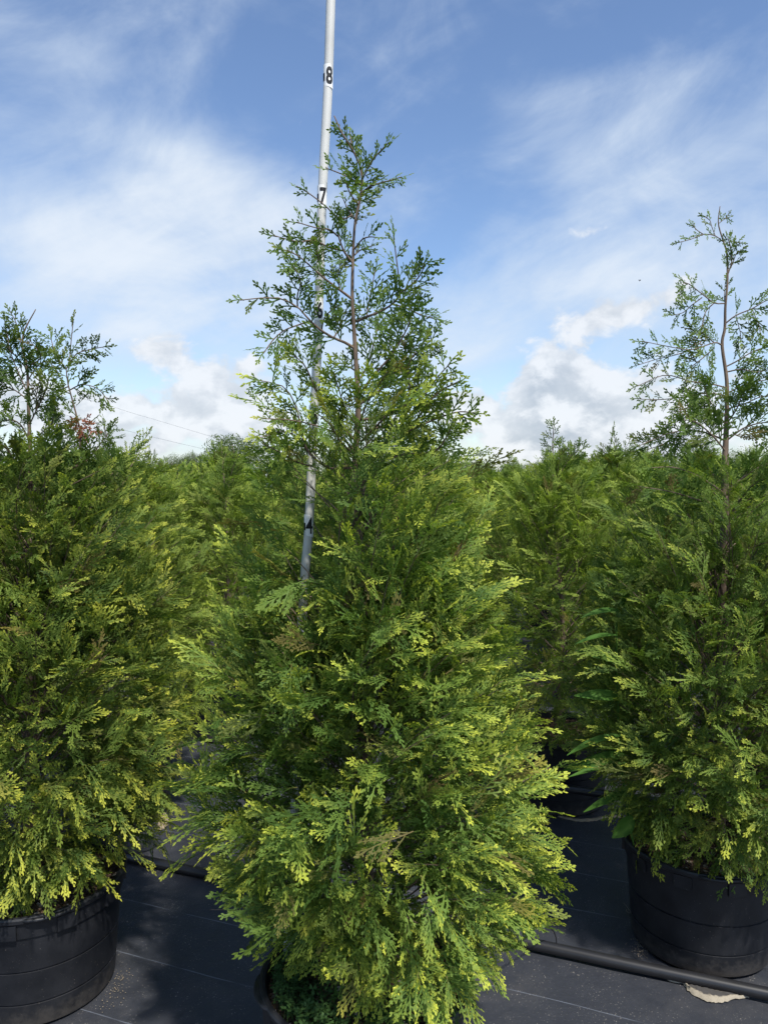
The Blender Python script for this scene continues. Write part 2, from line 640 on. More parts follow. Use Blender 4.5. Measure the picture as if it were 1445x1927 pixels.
class Crown:
    def __init__(self, lib):
        self.lib = lib
        self.it = []

    def add(self, pos, d, n, sc, tip, rnd=None, lib=None):
        d = unit(np.asarray(d, float))
        n = np.asarray(n, float)
        n = unit(n - d * np.dot(n, d))
        y = np.cross(n, d)
        if lib == 'sized':
            want = sc * .12
            L_ = min(SIZED, key=lambda q: abs(q - want))
            sc, lib = min(1.3, max(.75, want / L_)), SIZED[L_]
        self.it.append((np.asarray(pos, float), np.column_stack((d, y, n)) * sc, tip, rng.random() if rnd is None else rnd, lib or self.lib))

    def mesh(self, name, mat):
        VV, QQ, AA = [], [], []
        base = 0
        bins = {}
        for (p, M, tip, rnd, lib) in self.it:
            k = int(rng.integers(len(lib)))
            bins.setdefault((id(lib), k), (lib[k], []))[1].append((p, M, tip, rnd))
        for (tpl, lst) in bins.values():
            V, Q, A = tpl
            Ms = np.array([a[1] for a in lst])
            ps = np.array([a[0] for a in lst])
            X = np.einsum('nij,vj->nvi', Ms, V) + ps[:, None, :]
            n, v = len(lst), len(V)
            at = np.repeat(A[None], n, 0).copy()
            at[:, :, 0] *= np.array([a[2] for a in lst])[:, None]
            at[:, :, 1] = np.array([a[3] for a in lst])[:, None]
            at[:, :, 2] += ((rng.random(n) < .10) * rng.uniform(.1, .4, n) + (rng.random(n) < .03) * rng.uniform(.5, .9, n))[:, None]
            QQ.append((Q[None] + (base + np.arange(n) * v)[:, None, None]).reshape(-1, 4))
            VV.append(X.reshape(-1, 3))
            AA.append(at.reshape(-1, 3))
            base += n * v
        return mesh_np(name, np.concatenate(VV), np.concatenate(QQ), mat, np.clip(np.concatenate(AA), 0, 1))


def rnd_unit():
    return unit(rng.normal(size=3))


def grow(crown, wood, trunk, prof, z0, z1, nb, step=0.036, size=1.0, tipk=1.0, rise=0.85, shell=500, droop_below=0.95, wood_r=0.006, inner=0.3, bias=None, skip=None):
    """branches with sprays along a trunk polyline; prof = (z, radius) of the outline"""
    tz = trunk[:, 2]
    pz, pr = np.array(prof).T

    def axis(z):
        return np.array((np.interp(z, tz, trunk[:, 0]), np.interp(z, tz, trunk[:, 1]), z))
    ga = rng.uniform(0, 6)
    zs = z0 + (z1 - z0) * np.sort(rng.random(nb) ** 1.12)
    for i, z in enumerate(zs):
        ga += 2.39996 + rng.normal(0, .25)
        out = np.array((math.cos(ga), math.sin(ga), 0))
        frac = (z - z0) / (z1 - z0)
        Rz = np.interp(z + 0.10 + .30 * (z - z0) / (z1 - z0), pz, pr) * rng.uniform(.72, 1.10) * (bias(ga, z) if bias else 1)
        up = rise * Rz * (0.25 + 1.3 * min(1, frac * 1.6)) + rng.normal(0, .03)
        p0 = axis(z)
        p2 = axis(min(z, tz[-1])) + out * Rz + Z2 * up
        p2[2] = max(p2[2], z0 + .05)
        p1 = (p0 + p2) / 2 + Z2 * (0.10 * Rz) + np.cross(out, Z2) * rng.normal(0, .05)
        ts = np.linspace(0, 1, 9)[:, None]
        path = (1 - ts) ** 2 * p0 + 2 * ts * (1 - ts) * p1 + ts ** 2 * p2
        if skip and skip(path):
            continue
        wood.tube(path, list(np.linspace(wood_r * (0.30 + .55 * Rz), 0.0008, 9)), 5, cap=False)
        ln = np.linalg.norm(p2 - p0)
        nsp = max(3, int(ln * (1 - inner) / step))
        side = 1
        roll = rng.normal(0, .7)
        for k in range(nsp):
            t = inner + (1 - inner) * (k + rng.uniform(-.3, .3)) / nsp
            t = min(max(t, .1), 1)
            pos = (1 - t) ** 2 * p0 + 2 * t * (1 - t) * p1 + t * t * p2
            tan = unit(2 * (1 - t) * (p1 - p0) + 2 * t * (p2 - p1))
            side = -side
            sv = unit(np.cross(tan, Z2))
            nv = unit(np.cross(sv, tan))
            sv, nv = math.cos(roll) * sv + math.sin(roll) * nv, math.cos(roll) * nv - math.sin(roll) * sv
            phi = rng.uniform(.5, 1.1)
            dr = -0.38 * max(0, 1 - frac * 2.2) * t + 0.55 * min(1, frac * 1.3)
            d = tan * math.cos(phi) + side * sv * math.sin(phi) + Z2 * (dr + rng.normal(0, .12))
            n = nv + 0.55 * out + rng.normal(0, .45, 3)
            crown.add(pos, d, n, size * rng.uniform(.58, 1.22) * (1.05 - .3 * t), tipk * (0.35 + 0.65 * t) * 1.3 * rng.random() ** 1.3 * (1.1 - .6 * frac))
        crown.add(p2, tan + Z2 * (-.25 * (1 - frac)), nv + .5 * out, size * rng.uniform(.8, 1.1), tipk * rng.uniform(.5, 1.1) * (1.1 - .6 * frac))
    # short outer shoots that close the surface
    for i in range(shell):
        z = z0 + (z1 - z0) * rng.random() ** 1.1
        frac = (z - z0) / (z1 - z0)
        a = rng.uniform(0, 2 * math.pi)
        out = np.array((math.cos(a), math.sin(a), 0))
        Rz = np.interp(z, pz, pr) * (bias(a, z) if bias else 1)
        rr = Rz * rng.uniform(.62, .97)
        pos = axis(z) + out * rr
        tv = np.cross(Z2, out)
        d = out * rng.uniform(.4, 1) + tv * rng.normal(0, .55) + Z2 * (-.50 + 1.25 * min(1, frac * 1.4) + rng.normal(0, .3))
        n = out * .8 + Z2 * .55 + rng.normal(0, .5, 3)
        crown.add(pos, d, n, size * rng.uniform(.55, 1.22), tipk * 1.45 * rng.random() ** 1.3 * (1.15 - .6 * frac))
    

def fill(crown, trunk, prof, z0, z1, n, size=1.0, keep=None):
    """older inner sprays between trunk and shell"""
    pz, pr = np.array(prof).T
    for i in range(n):
        z = rng.uniform(z0, z1)
        a = rng.uniform(0, 2 * math.pi)
        out = np.array((math.cos(a), math.sin(a), 0))
        c = np.array((np.interp(z, trunk[:, 2], trunk[:, 0]), np.interp(z, trunk[:, 2], trunk[:, 1]), z))
        pos = c + out * np.interp(z, pz, pr) * rng.uniform(.25, .72)
        crown.add(pos, out + Z2 * rng.normal(.25, .35) + rng.normal(0, .35, 3), rng.normal(size=3) + out * .6, size * rng.uniform(.8, 1.25), .15 * rng.random(), rng.random() * .6)


def limb(crown, wood, pts, r0, n, s0, s1, start=0.15, face=None, lib=None, tip=0.25, roll=0.5, r1=0.0012, fan=(0.55, 0.95)):
    """a single hand-placed branch carrying sprays left and right, lying in a plane"""
    path = spline(pts, 14)
    wood.tube(path, list(np.linspace(r0 * .72, r1, 14)), 6, cap=False)
    if face is None:
        face = np.array((rng.normal(0, .3), -1.0, rng.normal(0.1, .3)))
    side = 1 if rng.random() < .5 else -1
    for k in range(n):
        t = start + (1 - start) * (k + rng.uniform(-.2, .2)) / n
        u = min(max(t, 0), .999) * 13
        i = int(u)
        pos = path[i] + (path[min(i + 1, 13)] - path[i]) * (u - i)
        tan = unit(path[min(i + 1, 13)] - path[max(i - 1, 0)])
        nv = unit(face - tan * np.dot(face, tan))
        sv = np.cross(nv, tan)
        side = -side
        phi = rng.uniform(*fan)
        d = tan * math.cos(phi) + side * sv * math.sin(phi) + rng.normal(0, .14, 3)
        nn = nv + rng.normal(0, roll, 3)
        sc = (s0 + (s1 - s0) * t) * rng.uniform(.8, 1.15) / 0.12
        crown.add(pos, d, nn, sc, tip * rng.random(), rng.random() * (.9 if tip > .5 else .4), lib)
    tan = unit(path[-1] - path[-3])
    crown.add(path[-1] - tan * .01, tan, face + rng.normal(0, .3, 3), s1 * 1.0 / .12, tip, .4, lib)


# ------------------------------------------------------------------ ground
def build_ground():
    mb = MB()
    xs = [-260, -60, -14] + list(np.linspace(-4, 4, 41)) + [14, 60, 260]
    ys = [-40, -8] + list(np.linspace(.6, 6.6, 31)) + [14, 60, 300]
    nx = len(xs)
    vs = []
    for y in ys:
        for x in xs:
            near = abs(x) <= 4.1 and .5 < y < 6.7
            h = 0.006 * math.sin(3.1 * x + 1.3 * y) * math.sin(2.3 * y - x) + 0.003 * math.sin(9 * x + 4 * y) if near else 0.0
            vs.append((x, y, h - 0.006))
    fs = [(j * nx + i, j * nx + i + 1, (j + 1) * nx + i + 1, (j + 1) * nx + i) for j in range(len(ys) - 1) for i in range(nx - 1)]
    mb.add(vs, fs)
    o = mb.build('ground', GROUND)
    tag(o, kind='structure')


build_ground()

# ------------------------------------------------------------------ pots
POT_H, POT_R = 0.385, 0.285


def pot_profile():
    h, r0, r1 = POT_H, 0.245, 0.275
    rr = lambda z: r0 + (r1 - r0) * z / h
    p = [(0.0, 0.004), (r0 - .012, 0.003), (r0 - .003, 0.006), (r0, 0.014)]
    for zr in (0.085, 0.195):
        p += [(rr(zr - .0035), zr - .0035), (rr(zr) - .005, zr - .0018), (rr(zr) - .005, zr + .0018), (rr(zr + .0035), zr + .0035)]
    p += [(rr(.310), .310), (rr(.312) + .006, .3125), (rr(.335) + .0065, .335), (rr(.362) + .007, .362), (rr(.363) + .013, .3635),
          (rr(.37) + .0155, .3675), (rr(.378) + .0155, .378), (rr(.383) + .012, .3835), (rr(.384) + .006, .385), (rr(.384) - .002, .3825),
          (rr(.384) - .006, .375), (rr(.33) - .006, .33), (rr(.30) - .006, .30)]
    return p


def pot_mesh():
    mb = MB()
    mb.lathe(pot_profile(), 72)
    for k in range(10):                                   # moulded blocks under the rim
        a = 2 * math.pi * k / 10 + .2
        rad = 0.2785
        mb.box((rad * math.cos(a), rad * math.sin(a), .338), .012, .060, .046, a)
    me = mb.mesh('pot', POT)
    me.set_sharp_from_angle(angle=R(28))
    return me


def handle_mesh():
    """moulded grip lip that sticks out of the rim"""
    mb = MB()
    n = 13
    rows = []
    for i in range(n):
        a = -.26 + .52 * i / (n - 1)
        e = math.sin(math.pi * i / (n - 1)) ** .5
        rin, rout = .283, .286 + .016 * e
        rows.append([(rin * math.cos(a), rin * math.sin(a), .381), (rout * math.cos(a), rout * math.sin(a), .382),
                     ((rout + .003) * math.cos(a), (rout + .003) * math.sin(a), .376), (rout * math.cos(a), rout * math.sin(a), .371),
                     (rin * math.cos(a), rin * math.sin(a), .368)])
    vs = [p for r_ in rows for p in r_]
    fs = [(i * 5 + k, i * 5 + k + 1, (i + 1) * 5 + k + 1, (i + 1) * 5 + k) for i in range(n - 1) for k in range(4)]
    mb.add(vs, fs)
    return mb.mesh('handle', POT)


def soil_mesh():
    mb = MB()
    r_ = np.random.default_rng(3)
    rings, n = 14, 56
    vs = [(0, 0, .365)]
    for i in range(1, rings + 1):
        rad = .2665 * i / rings
        for k in range(n):
            a = 2 * math.pi * k / n
            vs.append((rad * math.cos(a), rad * math.sin(a), .350 + .014 * (1 - i / rings) + (r_.normal(0, .004) if i < rings else 0)))
    fs = [(0, 1 + k, 1 + (k + 1) % n) for k in range(n)]
    for i in range(rings - 1):
        for k in range(n):
            fs.append((1 + i * n + k, 1 + (i + 1) * n + k, 1 + (i + 1) * n + (k + 1) % n, 1 + i * n + (k + 1) % n))
    mb.add(vs, fs)
    for k in range(260):                                   # bark chips
        a, rad = r_.uniform(0, 6.283), .245 * math.sqrt(r_.random())
        mb.box((rad * math.cos(a), rad * math.sin(a), .357 + r_.uniform(0, .006)), r_.uniform(.006, .024), r_.uniform(.003, .008), r_.uniform(.002, .005), r_.uniform(0, 3))
    return mb.mesh('soil', SOIL, smooth=False)


POT_ME, HANDLE_ME, SOIL_ME = pot_mesh(), handle_mesh(), soil_mesh()


def add_pot(root, rz):
    p = bpy.data.objects.new('pot', POT_ME)
    p.rotation_euler = (0, 0, rz)
    link(p, root)
    for k in range(2):
        h = bpy.data.objects.new('handle', HANDLE_ME)
        h.rotation_euler = (0, 0, math.pi * k)
        link(h, p)
    s = bpy.data.objects.new('soil', SOIL_ME)
    s.rotation_euler = (0, 0, rz * 1.7)
    link(s, root)
    return s


def loc(root, pts):
    """world points to the local frame of an unrotated root"""
    b = np.array(root.location)
    return [np.asarray(p, float) - b for p in pts]


BULK = [(0.40, .30), (0.50, .46), (0.62, .53), (0.80, .535), (1.0, .51), (1.2, .46), (1.4, .41), (1.6, .345), (1.8, .27), (1.95, .20), (2.1, .13), (2.3, .08)]

# ---- front tree --------------------------------------------------------------------------------------------------
FX, FY = -0.050, 2.05
GROUP3 = 'tall potted arborvitae closest to the camera'
t1 = empty('potted_arborvitae', (FX, FY, 0))
tag(t1, 'tallest bushy arborvitae in black pot, the white measuring pole standing in it', 'potted tree', GROUP3)
soil1 = add_pot(t1, R(196))
D = FY
tr_px = [(688, 1800, D), (690, 1500, D), (687, 1290, D), (676, 1050, D), (668, 900, D), (674, 780, D), (672, 720, D), (668, 650, D), (665, 600, D), (663, 560, D), (664, 495, D),
         (668, 420, D), (679, 365, D), (680, 323, D), (664, 283, D - .02), (644, 251, D - .03), (629, 218, D - .03)]
tw = [P(*p) for p in tr_px]
tw[0][2] = .35
tl = np.array(loc(t1, tw))
trunk_path = spline(tl, 60)
cr, wd = Crown(SPRAYS), MB()
wd.tube(trunk_path, list(np.interp(trunk_path[:, 2], [.35, .9, 1.5, 1.8, 2.05, 2.35, 2.6, 2.72], [.022, .019, .013, .009, .006, .0036, .0022, .001])), 10)
BULKF = [(0.40, .32), (0.50, .49), (0.62, .535), (0.80, .525), (1.0, .475), (1.2, .405), (1.4, .34), (1.6, .30), (1.78, .27), (1.92, .23), (2.1, .17), (2.3, .1)]


def front_bias(a, z):
    c, n = math.cos(a), -math.sin(a)
    k = 1.0
    if n > -.1 and c < .28:                      # shorter low growth on the near left side
        k -= .56 * min(1, (n + .1) * 1.3) * min(1, max(0, (1.0 - z) / .32))
    elif n > .2:
        k -= .16 * min(1, max(0, (.8 - z) / .3))
    k -= .08 * min(1, max(0, (.72 - z) / .2))
    if c < -.5:
        k -= .08
    if c > .5:
        k -= .10
    if z > .95 and -.88 < c < -.05 and n > .2:   # few side branches where the pole was pushed in
        k = min(k, .40)
    return k


def low_front_bias(a, z):
    """low branches on the lane side are clipped short"""
    return 1 - .40 * max(0, -math.sin(a)) * min(1, max(0, (.86 - z) / .32))


def right_bias(a, z):
    return (1 - .16 * max(0, -math.sin(a)) * min(1, max(0, (.80 - z) / .3)) * (1 if math.cos(a) < .3 else .2)) * (.86 if math.cos(a) < -.4 else 1)




def crosses_number(path):
    w = np.asarray(path) + np.array((FX, FY, 0))
    px, py = CX + F * w[:, 0] / w[:, 1], HOR - F * (w[:, 2] - EYE) / w[:, 1]
    return bool(np.any((np.abs(px - 579) < 24) & (py > 935) & (py < 1060) & (path[:, 1] < .1)))


grow(cr, wd, trunk_path, BULKF, .45, 1.42, 170, step=.029, shell=1500, bias=front_bias, skip=crosses_number)
fill(cr, trunk_path, BULKF, .55, 1.55, 800)
grow(cr, wd, trunk_path, [(1.3, .30), (1.6, .285), (1.78, .265), (1.92, .22), (2.1, .15), (2.4, .08)], 1.38, 1.80, 48, step=.028, shell=260, size=.88, tipk=.7, rise=.75, inner=.25, bias=front_bias, skip=crosses_number)
# an opening in the foliage beside the trunk where the pole was pushed through


def up_limbs(root, crown, wood, rows, D0, tip=.14, size=1.0, dens=1.0):  # upper sprays tinted deeper green: their backlit darkness is put into the colour
    for (pts, dep, n, s0, s1, *rest) in rows:
        k = len(pts)
        w = [P(px, py, D0 + dep * i / (k - 1)) for i, (px, py) in enumerate(pts)]
        low = np.mean([q[1] for q in pts]) > 700 and root is t1      # the lower limbs carry the same fresh growth as the body
        limb(crown, wood, loc(root, w), .0042 if len(rest) < 1 else rest[0], max(2, int(round(n * dens))), s0 * size, s1 * size, lib=NARROW, tip=.75 if low else tip)


front_rows = [
    ([(664, 283), (660, 262), (658, 247)], .05, 3, .030, .022),
    ([(674, 392), (680, 365), (681, 340), (676, 312)], -.02, 11, .050, .038, .0022),
    ([(674, 305), (664, 283), (652, 262), (640, 244)], -.02, 9, .036, .022, .0018),
    ([(668, 430), (673, 405), (677, 385), (680, 360)], .06, 9, .050, .040, .0022),
    ([(681, 340), (693, 316), (708, 293), (731, 268)], -.08, 7, .040, .028, .0025),
    ([(683, 360), (698, 350), (714, 345), (756, 333)], -.10, 8, .050, .030, .003),
    ([(681, 350), (664, 338), (644, 328), (613, 316)], -.06, 8, .050, .030, .003),
    ([(675, 385), (664, 372), (655, 355), (650, 340)], -.08, 7, .050, .030, .003),
    ([(666, 410), (656, 396), (650, 384), (645, 372)], .08, 6, .045, .030, .003),
    ([(663, 405), (645, 412), (628, 403), (613, 388), (583, 365), (558, 350)], -.08, 9, .050, .014, .003),
    ([(664, 495), (647, 472), (636, 440), (634, 420)], -.04, 8, .055, .045, .0045),
    ([(636, 445), (620, 432), (600, 430), (558, 418)], -.08, 9, .050, .030, .003),
    ([(647, 472), (620, 466), (590, 452), (562, 455), (514, 443)], -.10, 11, .060, .030, .0035),
    ([(666, 470), (680, 452), (694, 446), (712, 447)], -.10, 6, .045, .028, .003),
    ([(667, 480), (676, 472), (690, 466), (702, 462)], .06, 5, .045, .028, .003),
    ([(663, 563), (640, 546), (612, 525), (590, 506), (566, 485), (540, 470)], -.10, 14, .070, .040, .005),
    ([(612, 525), (602, 500), (598, 480), (592, 462)], -.10, 8, .060, .035, .003),
    ([(640, 546), (636, 520), (640, 498), (638, 480)], .05, 8, .060, .035, .003),
    ([(672, 605), (690, 596), (712, 588), (738, 572), (752, 552), (748, 505), (740, 442)], -.12, 18, .070, .035, .005),
    ([(752, 552), (775, 535), (792, 515), (800, 491)], -.08, 9, .060, .030, .0035),
    ([(738, 572), (765, 580), (795, 594), (828, 602)], -.10, 10, .060, .035, .0035),
    ([(690, 596), (694, 570), (700, 540), (706, 508)], .04, 9, .060, .035, .003),
    ([(666, 655), (650, 645), (628, 636), (605, 622), (583, 603), (560, 578), (520, 560), (452, 565)], -.12, 18, .070, .030, .0055),
    ([(583, 605), (560, 612), (535, 622), (514, 640), (496, 665)], -.10, 11, .065, .035, .0035),
    ([(560, 578), (560, 555), (566, 530), (552, 500)], -.10, 9, .060, .035, .003),
    ([(605, 622), (610, 600), (622, 585), (635, 575)], -.10, 8, .060, .035, .003),
    ([(628, 636), (640, 615), (645, 600), (650, 588)], .04, 7, .055, .035, .003),
    ([(672, 720), (690, 690), (705, 640), (712, 610)], .05, 10, .070, .045, .004),
    ([(672, 700), (655, 690), (640, 690), (620, 682)], .05, 7, .060, .04, .003),
    ([(675, 745), (700, 710), (735, 670), (765, 620), (775, 585)], -.10, 16, .075, .045, .005),
    ([(678, 760), (720, 730), (750, 690), (800, 655), (822, 645)], -.08, 14, .075, .030, .005),
    ([(680, 790), (735, 780), (770, 745), (768, 690), (790, 650)], -.10, 16, .08, .05, .005),
    ([(690, 810), (760, 790), (792, 753), (824, 709), (847, 684)], -.14, 16, .08, .04, .005),
    ([(700, 830), (770, 805), (800, 765), (830, 735), (864, 717)], -.16, 14, .08, .030, .005),
    ([(690, 850), (760, 815), (824, 787), (864, 775), (894, 778)], -.14, 14, .08, .035, .005),
    ([(690, 880), (758, 855), (817, 850), (842, 818), (850, 800)], -.12, 12, .09, .05, .005),
    ([(670, 830), (640, 800), (612, 771), (596, 737), (575, 690), (553, 668)], -.10, 18, .08, .04, .005),
    ([(668, 850), (640, 820), (618, 809), (584, 798), (543, 790), (494, 788)], -.16, 15, .075, .025, .004),
    ([(668, 880), (620, 880), (579, 849), (565, 799), (557, 765), (534, 728), (484, 715)], -.10, 20, .08, .04, .005),
    ([(579, 850), (560, 825), (534, 812), (482, 826)], -.10, 10, .065, .030, .003),
    ([(600, 880), (560, 870), (525, 850), (494, 835)], -.14, 10, .07, .045, .003),
    ([(670, 800), (650, 770), (640, 740), (628, 700)], -.18, 13, .08, .05, .004),
    ([(676, 800), (690, 760), (715, 720), (730, 700)], -.20, 13, .085, .05, .004),
    ([(680, 830), (720, 790), (745, 770), (770, 760)], -.25, 12, .09, .06, .004),
    ([(672, 860), (640, 830), (622, 800), (600, 780)], -.25, 12, .09, .06, .004),
]
up_limbs(t1, cr, wd, front_rows, FY, size=1.16, dens=.84)
pole_py, pole_px = [0, 180, 370, 640, 830, 991, 1130, 1500, 1800], [622, 616, 606, 598, 588, 581, 571, 556, 541]


def hides_pole(it):
    p = it[0] + it[1][:, 0] * .06 + np.array((FX, FY, 0))
    px = CX + F * p[0] / p[1]
    py = HOR - F * (p[2] - EYE) / p[1]
    dx = abs(px - np.interp(py, pole_py, pole_px))
    if 940 < py < 1040:
        return it[0][1] < .12 and dx < 50
    if 335 < py < 400 or 565 < py < 615 or 765 < py < 800:      # sprays brushed off the numbers
        return dx < 20 and rng.random() < .75
    if 400 <= py < 870:
        return dx < 15 and rng.random() < .6
    return it[0][1] < .1 and 860 < py < 1190 and dx < 42 and rng.random() < .93


cr.it = [it for it in cr.it if not hides_pole(it)]


def over_rim(it):
    """growth hanging over the lane side of the pot, clipped off"""
    for k in (.0, .10):
        p = it[0] + it[1][:, 0] * k + np.array((FX, FY, 0))
        px = CX + F * p[0] / p[1]
        py = CY + F * math.tan(math.atan((EYE - p[2]) / p[1]) - PITCH)
        lim = np.interp(px, [380, 440, 490, 600, 640, 690, 720], [1640, 1735, 1815, 1830, 1865, 1900, 2200])
        if it[0][1] < .2 and py > lim:
            return True
    return False


cr.it = [it for it in cr.it if not over_rim(it)]
tr = wd.build('trunk', BARK, t1)
link(bpy.data.objects.new('crown', cr.mesh('crown', LEAF)), t1)

# ---- left tree ---------------------------------------------------------------------------------------------------
LX, LY = -1.185, 2.575
t2 = empty('potted_arborvitae', (LX, LY, 0))
tag(t2, 'wide arborvitae with two bare leaders and a dead red brown twig, left of the pole', 'potted tree', GROUP3)
add_pot(t2, R(300))
D = LY
tw = [P(px, py, D) for (px, py) in [(58, 1600), (60, 1300), (58, 1000), (57, 855), (54, 753), (52, 695), (44, 660), (46, 625), (68, 582)]]
tw[0][2] = .35
trunk_path = spline(loc(t2, tw), 50)
cr, wd = Crown(SPRAYS), MB()
wd.tube(trunk_path, list(np.interp(trunk_path[:, 2], [.35, .9, 1.5, 1.8, 2.0, 2.2, 2.32], [.021, .018, .011, .007, .005, .003, .001])), 10)
PROFL = [(0.40, .30), (0.50, .41), (0.62, .45), (0.80, .475), (1.0, .485), (1.2, .455), (1.4, .40), (1.55, .33), (1.7, .34), (1.82, .26), (1.95, .16), (2.2, .08)]
grow(cr, wd, trunk_path, PROFL, .45, 1.42, 175, step=.032, shell=1500, bias=low_front_bias)
fill(cr, trunk_path, PROFL, .55, 1.5, 600)
grow(cr, wd, trunk_path, [(1.3, .36), (1.5, .31), (1.65, .26), (1.8, .20), (2.0, .12)], 1.38, 1.72, 40, step=.030, shell=200, size=.9, tipk=.7, rise=.7, inner=.25)
left_rows = [
    ([(60, 1000), (100, 950), (140, 890), (153, 823), (140, 765), (128, 720), (125, 695), (112, 678)], -.06, 14, .08, .035, .006),
    ([(125, 695), (131, 681), (135, 637), (139, 602)], .02, 7, .05, .025, .003),
    ([(112, 678), (104, 664), (100, 650), (96, 635)], .02, 7, .055, .035, .003),
    ([(128, 690), (145, 666), (174, 657), (200, 652)], -.06, 9, .055, .03, .003),
    ([(130, 735), (155, 724), (185, 732), (206, 757)], -.08, 10, .055, .035, .003),
    ([(128, 728), (112, 735), (100, 750), (96, 770)], .05, 7, .05, .035, .003),
    ([(52, 695), (62, 685), (78, 670), (56, 640)], -.06, 8, .06, .03, .003),
    ([(54, 715), (70, 690), (90, 680), (110, 700)], -.08, 9, .06, .035, .003),
    ([(44, 660), (36, 630), (30, 605), (19, 585)], .0, 9, .05, .022, .003),
    ([(52, 695), (30, 670), (10, 650), (-15, 640)], -.05, 9, .07, .04, .003),
    ([(53, 740), (35, 700), (20, 660), (12, 615)], -.06, 12, .07, .035, .003),
    ([(54, 753), (30, 735), (10, 725), (-20, 700)], .04, 9, .07, .04, .003),
    ([(56, 800), (70, 770), (85, 740), (92, 720)], -.1, 11, .075, .045, .004),
    ([(56, 830), (40, 800), (20, 790), (-5, 795)], -.1, 11, .08, .05, .004),
    ([(57, 860), (85, 830), (100, 790), (104, 770)], -.12, 12, .08, .05, .004),
    ([(58, 900), (30, 870), (10, 840), (-10, 835)], -.14, 12, .09, .06, .004),
    ([(60, 930), (110, 890), (160, 870), (205, 815)], -.10, 13, .09, .05, .004),
    ([(60, 950), (120, 920), (180, 890), (215, 870)], -.16, 13, .09, .06, .004),
    ([(60, 960), (90, 900), (110, 860), (125, 835)], -.2, 13, .09, .06, .004),
]
up_limbs(t2, cr, wd, left_rows, LY, size=1.28)
wd.build('trunk', BARK, t2)
link(bpy.data.objects.new('crown', cr.mesh('crown', LEAF)), t2)
dc, dwm = Crown(NARROW), MB()
for rw in [([(143, 778), (150, 792), (158, 805), (163, 822)], .0, 8, .035, .022), ([(150, 792), (166, 800), (176, 808), (186, 816)], -.03, 7, .032, .018), ([(146, 784), (148, 800), (150, 812), (152, 824)], .03, 6, .034, .02)]:
    w = [P(px, py, LY - .06 + rw[1] * i / 3) for i, (px, py) in enumerate(rw[0])]
    limb(dc, dwm, loc(t2, w), .002, rw[2], rw[3], rw[4], lib=NARROW, tip=.3, start=.1)
db = link(bpy.data.objects.new('dead_branch', dc.mesh('dead_branch', DEAD)), t2)
tag(db, 'dead red brown twig')

# ---- right tree --------------------------------------------------------------------------------------------------
RX, RY = 1.190, 2.825
t3 = empty('potted_arborvitae', (RX, RY, 0))
tag(t3, 'arborvitae with one long bare leader, its black pot just behind the front pipe', 'potted tree', GROUP3)
add_pot(t3, R(80))
D = RY
tw = [P(px, py, D) for (px, py) in [(1352, 1600), (1356, 1300), (1362, 1050), (1363, 892), (1366, 800), (1367, 721), (1358, 650), (1363, 618), (1364, 578), (1368, 527), (1367, 478), (1361, 456), (1351, 421), (1354, 388)]]
tw[0][2] = .35
trunk_path = spline(loc(t3, tw), 60)
cr, wd = Crown(SPRAYS), MB()
wd.tube(trunk_path, list(np.interp(trunk_path[:, 2], [.35, .9, 1.5, 1.75, 1.95, 2.25, 2.55, 2.74], [.022, .019, .016, .0125, .008, .0050, .0032, .001])), 10)
PROFR = [(0.40, .30), (0.50, .44), (0.62, .52), (0.80, .57), (1.0, .57), (1.2, .54), (1.4, .46), (1.55, .38), (1.7, .30), (1.85, .22), (2.1, .12)]
grow(cr, wd, trunk_path, PROFR, .43, 1.34, 165, step=.033, shell=1400, tipk=.6, bias=right_bias)
fill(cr, trunk_path, PROFR, .55, 1.4, 600)
grow(cr, wd, trunk_path, [(1.25, .42), (1.5, .34), (1.65, .28), (1.85, .20), (2.0, .14)], 1.30, 1.70, 26, step=.032, shell=90, size=.9, tipk=.4, rise=.6, inner=.3)
